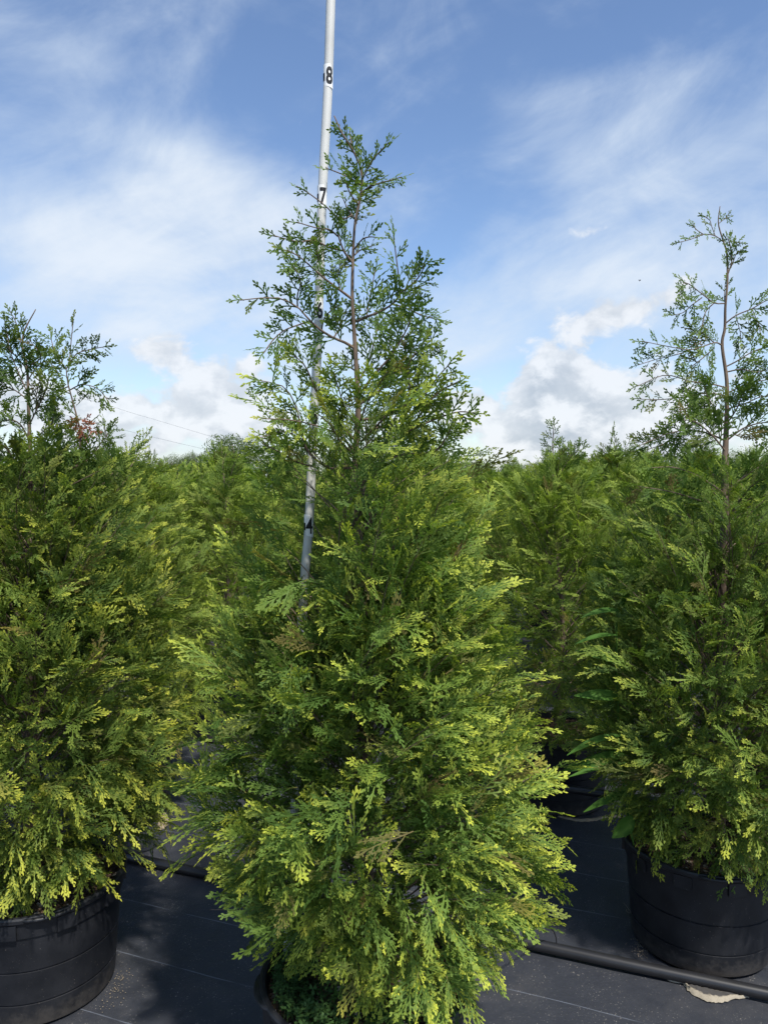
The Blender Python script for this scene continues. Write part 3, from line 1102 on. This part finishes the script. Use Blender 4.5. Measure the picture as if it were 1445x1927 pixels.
right_rows = [
    ([(1361, 456), (1345, 444), (1323, 441), (1300, 450), (1274, 457)], -.06, 7, .028, .022, .0025),
    ([(1323, 441), (1312, 434), (1306, 428), (1303, 422)], .0, 3, .022, .018, .002),
    ([(1345, 444), (1338, 425), (1335, 415), (1326, 408)], .0, 3, .024, .02, .002),
    ([(1351, 421), (1360, 414), (1366, 410), (1368, 408)], .0, 2, .022, .02, .002),
    ([(1363, 460), (1374, 454), (1384, 456), (1394, 457)], .0, 3, .024, .018, .002),
    ([(1368, 520), (1376, 490), (1374, 465), (1368, 447)], -.03, 9, .038, .022, .003),
    ([(1368, 515), (1378, 495), (1384, 478), (1392, 472)], -.03, 6, .036, .02, .003),
    ([(1363, 571), (1343, 570), (1320, 553), (1290, 532), (1280, 545)], -.05, 8, .06, .04, .0035),
    ([(1343, 570), (1328, 585), (1322, 605), (1318, 622)], -.04, 6, .05, .03, .003),
    ([(1320, 560), (1300, 575), (1285, 588), (1262, 594)], -.04, 7, .05, .03, .003),
    ([(1364, 575), (1362, 560), (1363, 545), (1364, 530)], .03, 4, .04, .025, .002),
    ([(1365, 608), (1385, 593), (1414, 581), (1442, 565), (1480, 550)], -.06, 9, .065, .04, .004),
    ([(1385, 595), (1388, 610), (1392, 625), (1393, 638)], -.02, 5, .045, .025, .002),
    ([(1414, 581), (1422, 600), (1428, 615), (1430, 632)], -.02, 6, .045, .025, .002),
    ([(1358, 650), (1343, 645), (1300, 658), (1257, 652), (1208, 642)], -.08, 12, .065, .035, .004),
    ([(1300, 658), (1270, 668), (1235, 676), (1200, 687)], -.06, 9, .055, .03, .003),
    ([(1343, 645), (1325, 630), (1310, 625), (1300, 620)], .0, 6, .055, .03, .003),
    ([(1343, 655), (1320, 675), (1300, 690), (1285, 700)], -.08, 8, .06, .04, .003),
    ([(1365, 690), (1385, 680), (1415, 662), (1450, 650), (1490, 640)], -.06, 11, .065, .04, .004),
    ([(1366, 700), (1395, 695), (1425, 700), (1460, 690)], -.1, 9, .065, .04, .004),
    ([(1367, 730), (1335, 722), (1300, 718), (1250, 706), (1198, 727)], -.1, 12, .065, .035, .004),
    ([(1366, 745), (1330, 740), (1280, 748), (1240, 752), (1203, 751)], -.06, 11, .06, .03, .004),
    ([(1367, 740), (1400, 725), (1440, 715), (1480, 715)], -.08, 10, .07, .05, .004),
    ([(1366, 770), (1400, 760), (1440, 745), (1480, 760)], -.12, 10, .07, .05, .004),
    ([(1365, 780), (1330, 770), (1300, 765), (1275, 775)], -.12, 11, .075, .05, .004),
    ([(1365, 800), (1345, 770), (1330, 745), (1325, 725)], -.1, 11, .075, .05, .004),
    ([(1365, 800), (1385, 770), (1395, 745), (1402, 730)], -.1, 11, .075, .05, .004),
    ([(1365, 830), (1330, 815), (1290, 810), (1250, 818), (1200, 840)], -.12, 14, .085, .05, .005),
    ([(1290, 812), (1260, 830), (1220, 845), (1172, 851)], -.08, 11, .075, .035, .003),
    ([(1365, 830), (1400, 805), (1440, 795), (1480, 800)], -.1, 12, .08, .05, .005),
    ([(1365, 850), (1340, 820), (1310, 795), (1285, 790)], -.15, 12, .085, .055, .005),
    ([(1364, 930), (1320, 900), (1270, 880), (1225, 880)], -.15, 13, .09, .06, .005),
    ([(1364, 930), (1410, 890), (1450, 870), (1490, 860)], -.12, 13, .09, .06, .005),
    ([(1364, 960), (1310, 940), (1260, 925), (1200, 915)], -.2, 13, .09, .06, .005),
    ([(1364, 980), (1400, 930), (1420, 910), (1440, 900)], -.2, 13, .09, .06, .005),
]
up_limbs(t3, cr, wd, right_rows, RY, size=1.28)
wd.build('trunk', BARK, t3)
link(bpy.data.objects.new('crown', cr.mesh('crown', LEAF)), t3)


# ------------------------------------------------------------------ clover in the front pot
def clover(parent):
    r_ = np.random.default_rng(8)
    mb = MB()
    for k in range(420):
        a = r_.uniform(R(150), R(330))
        rad = .248 * math.sqrt(r_.uniform(.25, 1.0))
        if r_.random() < .35:
            a = r_.uniform(R(175), R(245))
            rad = r_.uniform(.18, .258)
        cx, cy, cz = rad * math.cos(a), rad * math.sin(a), .362 + r_.uniform(.008, .05)
        tx, ty = r_.normal(0, .3), r_.normal(0, .3)
        a0 = r_.uniform(0, 6)
        s = r_.uniform(.008, .014)
        mb.tube([(cx + r_.normal(0, .006), cy + r_.normal(0, .006), .352), (cx, cy, cz)], .0007, 3, cap=False)
        for j in range(3):
            b = a0 + j * 2.094
            pts = []
            for (u, v) in ((0, 0), (.55, -.42), (1.0, -.40), (.88, 0), (1.0, .40), (.55, .42)):
                x, y = u * math.cos(b) - v * math.sin(b), u * math.sin(b) + v * math.cos(b)
                pts.append((cx + s * x, cy + s * y, cz + s * (x * tx + y * ty) + s * .25 * abs(v)))
            mb.add(pts, [(0, 1, 2, 3), (0, 3, 4, 5)])
    o = mb.build('clover', CLOVER, parent, smooth=False)
    o['kind'] = 'stuff'


clover(soil1)
soil1.rotation_euler = (0, 0, 0)

# ------------------------------------------------------------------ measuring pole
PD = 2.165
POLE_R = .0128
axis_px = [(541, 1800), (556, 1500), (571, 1130), (581.5, 991), (588.5, 830), (598, 640), (606.5, 370), (616.5, 180), (622.5, 0), (630, -260)]
pp = [P(x, y, PD) for x, y in axis_px]
pp[0][2] = .358
pole_path = spline(pp, 60)
pole = empty('measuring_pole', tuple(pp[0]))
tag(pole, 'tall white plastic measuring pole with black foot numbers', 'pole')
mb = MB()
mb.tube(loc(pole, pole_path), POLE_R, 20)
mb.build('tube', WHITE, pole)


def pole_at(py):
    zz = np.array([P(0, py, PD)[2]])
    return np.array([np.interp(zz[0], pole_path[:, 2], pole_path[:, i]) for i in range(2)] + [zz[0]])


def glyph(ch):
    cu = bpy.data.curves.new('digit', 'FONT')
    cu.body = ch
    cu.size = 1.0
    cu.offset = 0.032 if ch != '4' else 0.008
    cu.align_x = 'CENTER'
    cu.resolution_u = 6
    o = bpy.data.objects.new('digit', cu)
    COL.objects.link(o)
    dg = bpy.context.evaluated_depsgraph_get()
    me = bpy.data.meshes.new_from_object(o.evaluated_get(dg))
    bpy.data.objects.remove(o)
    bpy.data.curves.remove(cu)
    bm = bmesh.new()
    bm.from_mesh(me)
    for k in range(2):
        bmesh.ops.subdivide_edges(bm, edges=[e for e in bm.edges if e.calc_length() > .12], cuts=2)
    bmesh.ops.triangulate(bm, faces=bm.faces[:])
    bm.to_mesh(me)
    bm.free()
    return me


def wrap(me, rad, h, asp, ang0, mat):
    """bend a flat digit round the pole; ang 0 faces the camera, positive to the right"""
    co = np.array([v.co[:] for v in me.vertices])
    lo, hi = co.min(0), co.max(0)
    s = h / (hi[1] - lo[1])
    xc = (lo[0] + hi[0]) / 2
    for v in me.vertices:
        a = ang0 + (v.co.x - xc) * s * asp / rad
        z = (v.co.y - (lo[1] + hi[1]) / 2) * s
        v.co = (rad * math.sin(a), -rad * math.cos(a), z)
    me.materials.clear()
    me.materials.append(mat)
    return me


def patch(rad, a0, a1, z0, z1, skew=0.0):
    mb = MB()
    n = 14
    vs = []
    for i in range(n + 1):
        a = a0 + (a1 - a0) * i / n
        for z in (z0 + skew * i / n, z1):
            vs.append((rad * math.sin(a), -rad * math.cos(a), z))
    mb.add(vs, [(2 * i, 2 * i + 2, 2 * i + 3, 2 * i + 1) for i in range(n)])
    return mb


for ch, ty in (('8', 148), ('7', 374), ('6', 587), ('5', 786), ('4', 990.5), ('3', 1183)):
    c = pole_at(ty) - pp[0]
    st = patch(POLE_R + .0006, -1.45, 1.25, -.021, .034, -.010).build('number_sticker', STICK, pole)
    st.location = c
    dme = wrap(glyph(ch), POLE_R + .0012, .047, .62 if ch != '4' else .66, (.32 if ch != '4' else .16), INK)
    dg_ = bpy.data.objects.new('digit', dme)
    link(dg_, st)
    dg_.location = (0, 0, .003)
    tk = patch(POLE_R + .0013, -1.5, -.66, -.0105, .0105).build('tick_mark', INK, st)

# ------------------------------------------------------------------ irrigation pipes and drip tubes
def ground_line(a, b, n, z, wob):
    out = []
    for i in range(n):
        t = i / (n - 1)
        p = a + (b - a) * t
        out.append((p[0], p[1] + wob * math.sin(t * 17), z + .002 * math.sin(t * 23)))
    return out


pa = np.array((.630, 2.718)) - np.array(UDIR) * 5.5
pb = np.array((.630, 2.718)) + np.array(UDIR) * 2.6
mb = MB()
mb.tube(ground_line(pa, pb, 60, .022, .006), .0205, 16)
o = mb.build('irrigation_pipe', PIPE)
tag(o, 'long black pipe lying on the ground mat in front of the right pot', 'pipe')
q0 = P(1085, 1487, 3.70)
mb = MB()
mb.tube([(q0[0] + UDIR[0] * s, q0[1] + UDIR[1] * s, q0[2] + .0 * s) for s in np.linspace(-.75, 2.2, 24)], .021, 14)
o = mb.build('irrigation_pipe', PIPE)
tag(o, 'black pipe running across the front of the shaded pot behind the right tree', 'pipe')

mb = MB()
pts = spline([P(20, 1640, 2.62), P(70, 1600, 2.70), P(150, 1586, 2.86), P(205, 1600, 3.02), P(245, 1606, 3.14), P(278, 1601, 3.26), P(295, 1592, 3.32)], 40)
mb.tube(pts, .0022, 6)
mb.tube(spline([P(291, 1587, 3.32), P(288, 1600, 3.325), P(287.5, 1620, 3.33)], 10), .0024, 6)
o = mb.build('drip_tube', PIPE)
tag(o, 'thin black drip tube looping from the pipe towards the left pot', 'tube', 'drip tubes')
mb = MB()
pts = spline([P(985, 1745, 2.46), P(1015, 1738, 2.58), P(1036, 1747, 2.69), P(1045, 1762, 2.715), P(1047, 1781, 2.72)], 30)
mb.tube(pts, .0024, 6)
o = mb.build('drip_tube', PIPE)
tag(o, 'short thin black drip tube curving up from the pipe beside the front tree', 'tube', 'drip tubes')


# ------------------------------------------------------------------ sand washed out round the pots
def sand(pts, wid, label, seed, lumps=60, strip=True):
    r_ = np.random.default_rng(seed)
    mb = MB()
    path = spline(pts, 40)
    vs, n = [], 40
    for i in range(n):
        t = unit(path[min(i + 1, n - 1)] - path[max(i - 1, 0)])
        s = np.array((-t[1], t[0], 0))
        w = wid * (.35 + .65 * math.sin(math.pi * i / (n - 1))) * r_.uniform(.7, 1.25)
        for k, hh in zip((-1, -.5, 0, .5, 1), (-.004, .003, .006, .003, -.004)):
            p = path[i] + s * w * (k + r_.normal(0, .08))
            vs.append((p[0], p[1], hh + .001 * r_.normal() - (0 if strip else .02)))
    mb.add(vs, [(i * 5 + k, i * 5 + k + 1, (i + 1) * 5 + k + 1, (i + 1) * 5 + k) for i in range(n - 1) for k in range(4)])
    for k in range(lumps):
        p = path[int(r_.integers(n))]
        x, y = p[0] + r_.normal(0, wid * 1.6), p[1] + r_.normal(0, wid * 1.6)
        s = r_.uniform(.0006, .0016)
        mb.box((x, y, .001), s * 2, s * 1.6, s, r_.uniform(0, 3))
    o = mb.build('sand', SAND)
    tag(o, label, 'sand', kind='stuff')


def G(px, py):
    d = 1.0
    for _ in range(30):
        p = P(px, py, d)
        d *= EYE / (EYE - p[2]) if p[2] < EYE else 1
    p = P(px, py, d)
    p[2] = 0
    return p


def sand_crescent():
    """sand fanned out from under the pipe, dried to a pale rim"""
    r_ = np.random.default_rng(21)
    inner = spline([G(1238, 1832), G(1290, 1846), G(1340, 1858), G(1408, 1875)], 40)
    outer = spline([G(1238, 1833), G(1262, 1846), G(1284, 1850), G(1293, 1862), G(1312, 1876), G(1336, 1885), G(1356, 1885), G(1378, 1879), G(1408, 1876)], 40)
    m_ = 9
    vs, at = [], []
    for i in range(40):
        for k in range(m_):
            f = k / (m_ - 1)
            p = inner[i] * (1 - f) + outer[i] * f + r_.normal(0, .0018, 3)
            vs.append((p[0], p[1], .0045 + .003 * math.sin(math.pi * f) + .0012 * r_.normal() + (.002 if f > .7 else 0) - (.009 if k in (0, m_ - 1) else 0)))
            at.append((f, 0, 0))
    q = [(i * m_ + k, i * m_ + k + 1, (i + 1) * m_ + k + 1, (i + 1) * m_ + k) for i in range(39) for k in range(m_ - 1)]
    m, g, bb = new_mat('dried_sand')
    atn = g.new('ShaderNodeAttribute', attribute_name='leaf_data')
    sp = g.new('ShaderNodeSeparateXYZ')
    g.l.new(atn.outputs['Vector'], sp.inputs[0])
    n = g.noise(objco(g), 38, 6, .7)
    n2 = g.noise(objco(g), 260, 3, .6)
    f = g.m('MULTIPLY_ADD', n, .5, g.m('SUBTRACT', sp.outputs[0], .25))
    pale = g.m('MAXIMUM', g.ramp(f, .66, .82), g.m('SUBTRACT', 1.0, g.ramp(f, .16, .30)))
    c = g.mix(pale, (.060, .056, .054, 1), (.38, .33, .25, 1))
    g.put(bb.inputs['Base Color'], g.mix(n2, c, g.mix(.5, c, (.05, .045, .04, 1))))
    bb.inputs['Roughness'].default_value = .95
    o = link(bpy.data.objects.new('sand', mesh_np('sand', vs, q, m, at, True)))
    tag(o, 'pale crescent of dried sand washed out from under the pipe at the right pot', 'sand', kind='stuff')


sand_crescent()
sand([G(1050, 1536), G(1085, 1543), G(1120, 1541), G(1150, 1536), G(1185, 1540)], .018, 'bright sand spread around the base of the shaded back pot', 3)
sand([G(300, 1562), G(308, 1548), G(310, 1530)], .022, 'sandy grit against the back left pot', 4, 90)
sand([G(205, 1895), G(218, 1868), G(224, 1845), G(222, 1828)], .012, 'fine grit along the foot of the left pot', 5, 110, False)
sand([G(1198, 1770), G(1204, 1784), G(1208, 1796)], .012, 'dark gritty sand beside the right pot', 6, 120, False)

# small bent wire pin on the mat
g0 = G(1180, 1714)
mb = MB()
mb.tube(spline([g0 + np.array(v) for v in ((-.004, .035, .012), (.004, .012, .006), (.008, -.012, .003), (.002, -.022, .004), (-.006, -.010, .004), (-.003, .004, .004))], 16), .0016, 5)
o = mb.build('ground_pin', simple('rusty_wire', (.16, .13, .11), .6))
tag(o, 'small bent wire pin lying on the black mat left of the right pot', 'pin')


# ------------------------------------------------------------------ broad leaved weed at the right pot
def leaf_blade(L, W, droop, fold=.25):
    mb = MB()
    n = 9
    vs = []
    for i in range(n):
        t = i / (n - 1)
        w = W * (math.sin(math.pi * min(1, t * .93 + .05)) ** .8) * (1 - .25 * t)
        x = L * t
        z = -droop * t * t * L
        for k in (-1, -.5, 0, .5, 1):
            vs.append((x, w * k / 2, z + abs(k) * w * fold))
    mb.add(vs, [(i * 5 + k, i * 5 + k + 1, (i + 1) * 5 + k + 1, (i + 1) * 5 + k) for i in range(n - 1) for k in range(4)])
    return mb


wroot = empty('broadleaf_weed', tuple(P(1192, 1590, 2.70)))
tag(wroot, 'weed with large smooth pointed leaves growing up the left side of the right tree', 'weed')
stem = [P(1192, 1590, 2.70), P(1182, 1540, 2.70), P(1170, 1450, 2.70), P(1163, 1350, 2.70), P(1160, 1250, 2.70), P(1160, 1180, 2.70), P(1160, 1142, 2.70)]
mb = MB()
mb.tube(spline(loc(wroot, stem), 30), list(np.linspace(.0035, .0018, 30)), 6)
mb.build('stem', WEED, wroot)
for (b, e, W, dr, roll) in [((1152, 1150), (1092, 1142), .028, .25, .5), ((1150, 1196), (1074, 1192), .028, .2, .3),
                            ((1150, 1244), (1104, 1222), .030, .5, 1.2), ((1152, 1312), (1088, 1300), .042, .3, 1.0),
                            ((1158, 1385), (1058, 1392), .034, .25, .3), ((1164, 1418), (1062, 1440), .044, .45, 1.0), ((1166, 1436), (1056, 1452), .026, .1, .4),
                            ((1170, 1492), (1098, 1510), .030, .35, .7), ((1178, 1538), (1144, 1580), .058, .05, 1.3), ((1160, 1140), (1178, 1108), .026, .1, .5)]:
    p, q = P(b[0] + 12, b[1], 2.70), P(e[0] + 6, e[1], 2.64)
    L = np.linalg.norm(q - p)
    d = unit(q - p)
    lf = leaf_blade(L * .92, W * 1.1, dr * 1.3).build('leaf', WEED, wroot)
    up = np.array((0, -math.sin(roll), math.cos(roll)))
    up = unit(up - d * np.dot(up, d))
    y = np.cross(up, d)
    Mx = Matrix(((d[0], y[0], up[0], 0), (d[1], y[1], up[1], 0), (d[2], y[2], up[2], 0), (0, 0, 0, 1)))
    lf.matrix_basis = Matrix.Translation(Vector(loc(wroot, [p])[0])) @ Mx


# ------------------------------------------------------------------ rows behind
def back_tree(seed, H, lib, nb, shell, size, step, tips=3):
    """one arborvitae 'crown' and 'trunk' mesh pair, base at the origin"""
    r_ = np.random.default_rng(seed)
    top = H
    tp = np.array([(0, 0, .35), (r_.normal(0, .02), r_.normal(0, .02), .9), (r_.normal(0, .03), r_.normal(0, .03), 1.4), (r_.normal(0, .03), r_.normal(0, .03), top - .25), (r_.normal(0, .06), r_.normal(0, .05), top)])
    path = spline(tp, 40)
    cr, wd = Crown(lib), MB()
    wd.tube(path, list(np.interp(path[:, 2], [.35, 1.0, 1.4, 1.65, top], [.02, .012, .006, .0028, .001])), 7)
    k = (top - .25) / 1.75
    wide = r_.uniform(.92, 1.06)
    prof = [(.40, .30), (.52, .42 * wide), (.7 * k, .49 * wide), (1.0 * k, .49 * wide), (1.25 * k, .42 * wide), (1.45 * k, .33 * wide), (1.6 * k, .23 * wide), (1.75 * k, .13), (top, .05)]
    zt = top - r_.uniform(.30, .40)
    grow(cr, wd, path, prof, .43, zt, nb, step=step, shell=shell, size=size, tipk=.8)
    for j in range(tips):
        a = r_.uniform(0, 6.28)
        b = path[28] + np.array((math.cos(a), math.sin(a), 0)) * .03
        e = np.array((math.cos(a) * r_.uniform(.05, .17), math.sin(a) * r_.uniform(.05, .17), top - r_.uniform(0.02, .20)))
        if j == 0:
            b, e = path[26], path[-1]
        limb(cr, wd, [b, (b + e) / 2 + r_.normal(0, .02, 3), e], .004, 11, .095 * size ** .5, .045, tip=.3, lib=lib if size > 1.2 else NARROW, face=np.array((r_.normal(), -1, 0)))
    return wd.mesh('trunk', BARK), cr.mesh('crown', BACK_LEAF)


MID = [back_tree(900 + i, h, SPRAYS, 120, 1000, 1.1, .036, 5) for i, h in enumerate((2.02, 2.00, 2.0, 1.93, 2.08))]
FAR = [back_tree(950 + i, h, ROUGH, 60, 300, 1.25, .07, 4) for i, h in enumerate((1.93, 2.0, 1.88, 2.06))]


def st(x, y):
    return x * UDIR[0] + y * UDIR[1], x * VDIR[0] + y * VDIR[1]


NEAR_LABEL = {}
placed = [(FX, FY), (LX, LY), (RX, RY)]


def potted(x, y, var, rz, label, group, scale=1.0):
    o = empty('potted_arborvitae', (x, y, 0), rz)
    tag(o, label, 'potted tree', group)
    o.scale = (1, 1, 1)
    add_pot(o, R(37 * var))
    for nm, me in zip(('trunk', 'crown'), MID[var]):
        c = bpy.data.objects.new(nm, me)
        link(c, o)
        c.scale = (1, 1, scale)
        c.location = (0, 0, .36 * (1 - scale))
    placed.append((x, y))
    return o


GROUPB = 'potted arborvitae in the rows behind the front three'
near = [
    (-1.37, 3.90, 0, 0.4, 'arborvitae with a ragged pointed tip close behind the left tree, in a dusty black pot', .99),
    (0.93, 4.08, 1, 2.2, 'shaded arborvitae with three thin tips between the pole tree and the right tree', 1.0),
    (-1.05, 5.15, 2, 4.0, 'sunny yellow green arborvitae in the gap between left tree and pole tree', .96),
    (-2.65, 4.5, 4, 5.0, 'arborvitae peeking out at the left frame edge behind the left tree', 1.0),
    (2.25, 4.10, 2, 3.3, 'arborvitae behind the right tree at the right frame edge', .98),
    (1.72, 5.75, 4, 1.5, 'arborvitae with twiggy top just left of the right tree leader, further back', 1.0),
    (0.35, 5.35, 0, 3.0, 'arborvitae right behind the pole tree, in the third row', .93),
]
for (x, y, v, rz, lab, sc) in near:
    potted(x, y, v, rz, lab, GROUPB, sc)

# farther rows: crowns only peep over one another, so each is a plain copy of one mesh
GROUPF = 'far arborvitae filling the nursery rows'
LABF = 'small distant arborvitae, one of the many packed rows between near trees and tree line'
S0, T0, DS, DT = -.51, 4.34, 1.42, 1.32
r2 = np.random.default_rng(77)
nfar = 0
for j in range(0, 19):
    t = T0 + DT * j
    for i in range(-24, 24):
        s = S0 + DS * (i + .5 * (j % 2)) + r2.normal(0, .05)
        x = s * UDIR[0] + t * VDIR[0]
        y = s * UDIR[1] + t * VDIR[1] + r2.normal(0, .05)
        if y < 4.6 or abs(x) > .52 * y + .5 or y > 25:
            continue
        if min(math.hypot(x - a, y - b) for a, b in placed) < 1.05:
            continue
        if y < 8.5:
            potted(x, y, int(r2.integers(2, 5)), r2.uniform(0, 6), 'mid distance arborvitae in a black pot, part of the second block of rows', 'mid distance arborvitae rows', r2.uniform(.84, 1.07))
            continue
        k = int(r2.integers(4))
        o = bpy.data.objects.new('arborvitae', FAR[k][1])
        o.location = (x, y, -.03)
        o.rotation_euler = (0, 0, r2.uniform(0, 6.28))
        o.scale = (1, 1, r2.uniform(.86, 1.12))
        tag(o, LABF, 'tree', GROUPF)
        link(o)
        nfar += 1
print('far', nfar)


# ------------------------------------------------------------------ tree line
def oak_mesh(seed, w, h, n):
    r_ = np.random.default_rng(seed)
    base = h * .22
    cl = []
    for i in range(26):
        a, rad = r_.uniform(0, 6.28), w * .5 * math.sqrt(r_.random()) * .85
        zz = base + (h - base) * r_.uniform(.15, .86) * (1 - .45 * (rad / (w * .5)) ** 2)
        cl.append((rad * math.cos(a), rad * math.sin(a), zz, r_.uniform(.16, .27) * w))
    V, A = [], []
    ls = .021 * w
    for i in range(n):
        c = cl[int(r_.integers(len(cl)))]
        d = unit(r_.normal(size=3))
        rr = c[3] * r_.uniform(.55, 1.03)
        p = np.array(c[:3]) + d * rr * np.array((1, 1, .8))
        if p[2] < base * .7:
            continue
        nrm = unit(d + r_.normal(0, .6, 3))
        u = unit(np.cross(nrm, r_.normal(size=3)))
        v = np.cross(nrm, u)
        s = ls * r_.uniform(.6, 1.3)
        V += [p - u * s * .5, p + v * s * .32, p + u * s * .5, p - v * s * .32]
        rn = r_.random()
        A += [(.25 * rn, rn, 0)] * 4
    Q = np.arange(len(V)).reshape(-1, 4)
    crown = mesh_np('crown', V, Q, OAK, A)
    mb = MB()
    mb.tube([(0, 0, -.2), (.1, 0, h * .2), (0, .1, h * .45)], [.05 * w, .04 * w, .02 * w], 9)
    for i in range(6):
        c = cl[i]
        mb.tube([(0, 0, h * .25), (c[0] * .4, c[1] * .4, h * .4), c[:3]], [.025 * w, .016 * w, .005 * w], 6)
    return crown, mb.mesh('trunk', BARK)


OAKS = [oak_mesh(40 + i, 8.0, 6.5, 17000) for i in range(3)]
oak_list = [  # px centre, px top, distance, px half width
    (452, 806, 62, 74, 'round light green oak standing highest on the tree line behind the left rows'),
    (372, 851, 75, 36, 'dark smaller oak just left of the round light green oak'),
    (318, 858, 80, 34, 'low dark oak second to the left of the round light green oak'),
    (545, 846, 66, 55, 'oak behind the pole on the tree line'),
    (1100, 868, 80, 45, None), (1180, 852, 80, 60, None), (1265, 846, 74, 55, None), (1330, 846, 78, 50, None), (1420, 848, 72, 60, None),
    (980, 868, 85, 50, None), (870, 866, 85, 60, None), (760, 862, 84, 60, None), (650, 860, 82, 60, None),
    (230, 862, 82, 55, None), (130, 860, 80, 60, None), (30, 858, 80, 60, None), (1045, 866, 90, 45, None), (1510, 850, 76, 60, None), (-60, 856, 78, 60, None),
]
for i, (px, py, Dm, hw, lab) in enumerate(oak_list):
    p = P(px, py, Dm)
    o = empty('oak_tree', (p[0], Dm, 0), i * 1.3)
    kz = (p[2] + .2) / 6.5
    kx = hw * 2 / F * Dm / 8.6
    tag(o, lab or 'broad dark green oak in the continuous far tree line above the rows', 'tree', 'oaks on the far tree line')
    for nm, me in zip(('crown', 'trunk'), OAKS[i % 3]):
        c = bpy.data.objects.new(nm, me)
        link(c, o)
        c.scale = (kx, kx, kz)

# ------------------------------------------------------------------ power lines and a bird
def cable(pix, Dm, label):
    mb = MB()
    mb.tube(spline([P(x, y, Dm) for x, y in pix], 60), .009, 5)
    o = mb.build('power_line', simple('grey_cable', (.12, .13, .15), .6))
    tag(o, label, 'cable', 'power lines over the tree line')


cable([(-120, 742), (0, 758), (145, 750), (262, 781), (407, 824), (560, 868)], 66, 'upper thin grey power line sloping down behind the left trees')
cable([(-120, 760), (60, 772), (163, 789), (221, 806), (320, 830), (404, 850), (520, 880)], 68, 'lower thin grey power line sloping down behind the left trees')

b0 = P(1203, 528, 40)
bird = bpy.data.objects.new('bird', None)
mb = MB()
ring = []
for i, (x, r_) in enumerate(((-.05, .002), (-.035, .010), (0, .016), (.03, .012), (.045, .009), (.06, .003))):
    ring.append(((x * .3, 0, x), r_))
mb.tube([p for p, _ in ring], [r_ for _, r_ in ring], 8)
for s in (-1, 1):
    mb.add([(0.0, 0, .02), (s * .045, .01, .05), (s * .07, .0, .03), (s * .03, -.006, -.01), (0.0, 0, .014), (s * .045, .01, .045), (s * .07, 0, .026), (s * .03, -.006, -.014)],
           [(0, 1, 2, 3), (7, 6, 5, 4), (0, 4, 5, 1), (1, 5, 6, 2), (2, 6, 7, 3), (3, 7, 4, 0)])
me = mb.mesh('bird', INK)
bird = bpy.data.objects.new('bird', me)
bird.location = b0
link(bird)
tag(bird, 'tiny dark bird flying high against the cloud left of the right leader', 'bird')
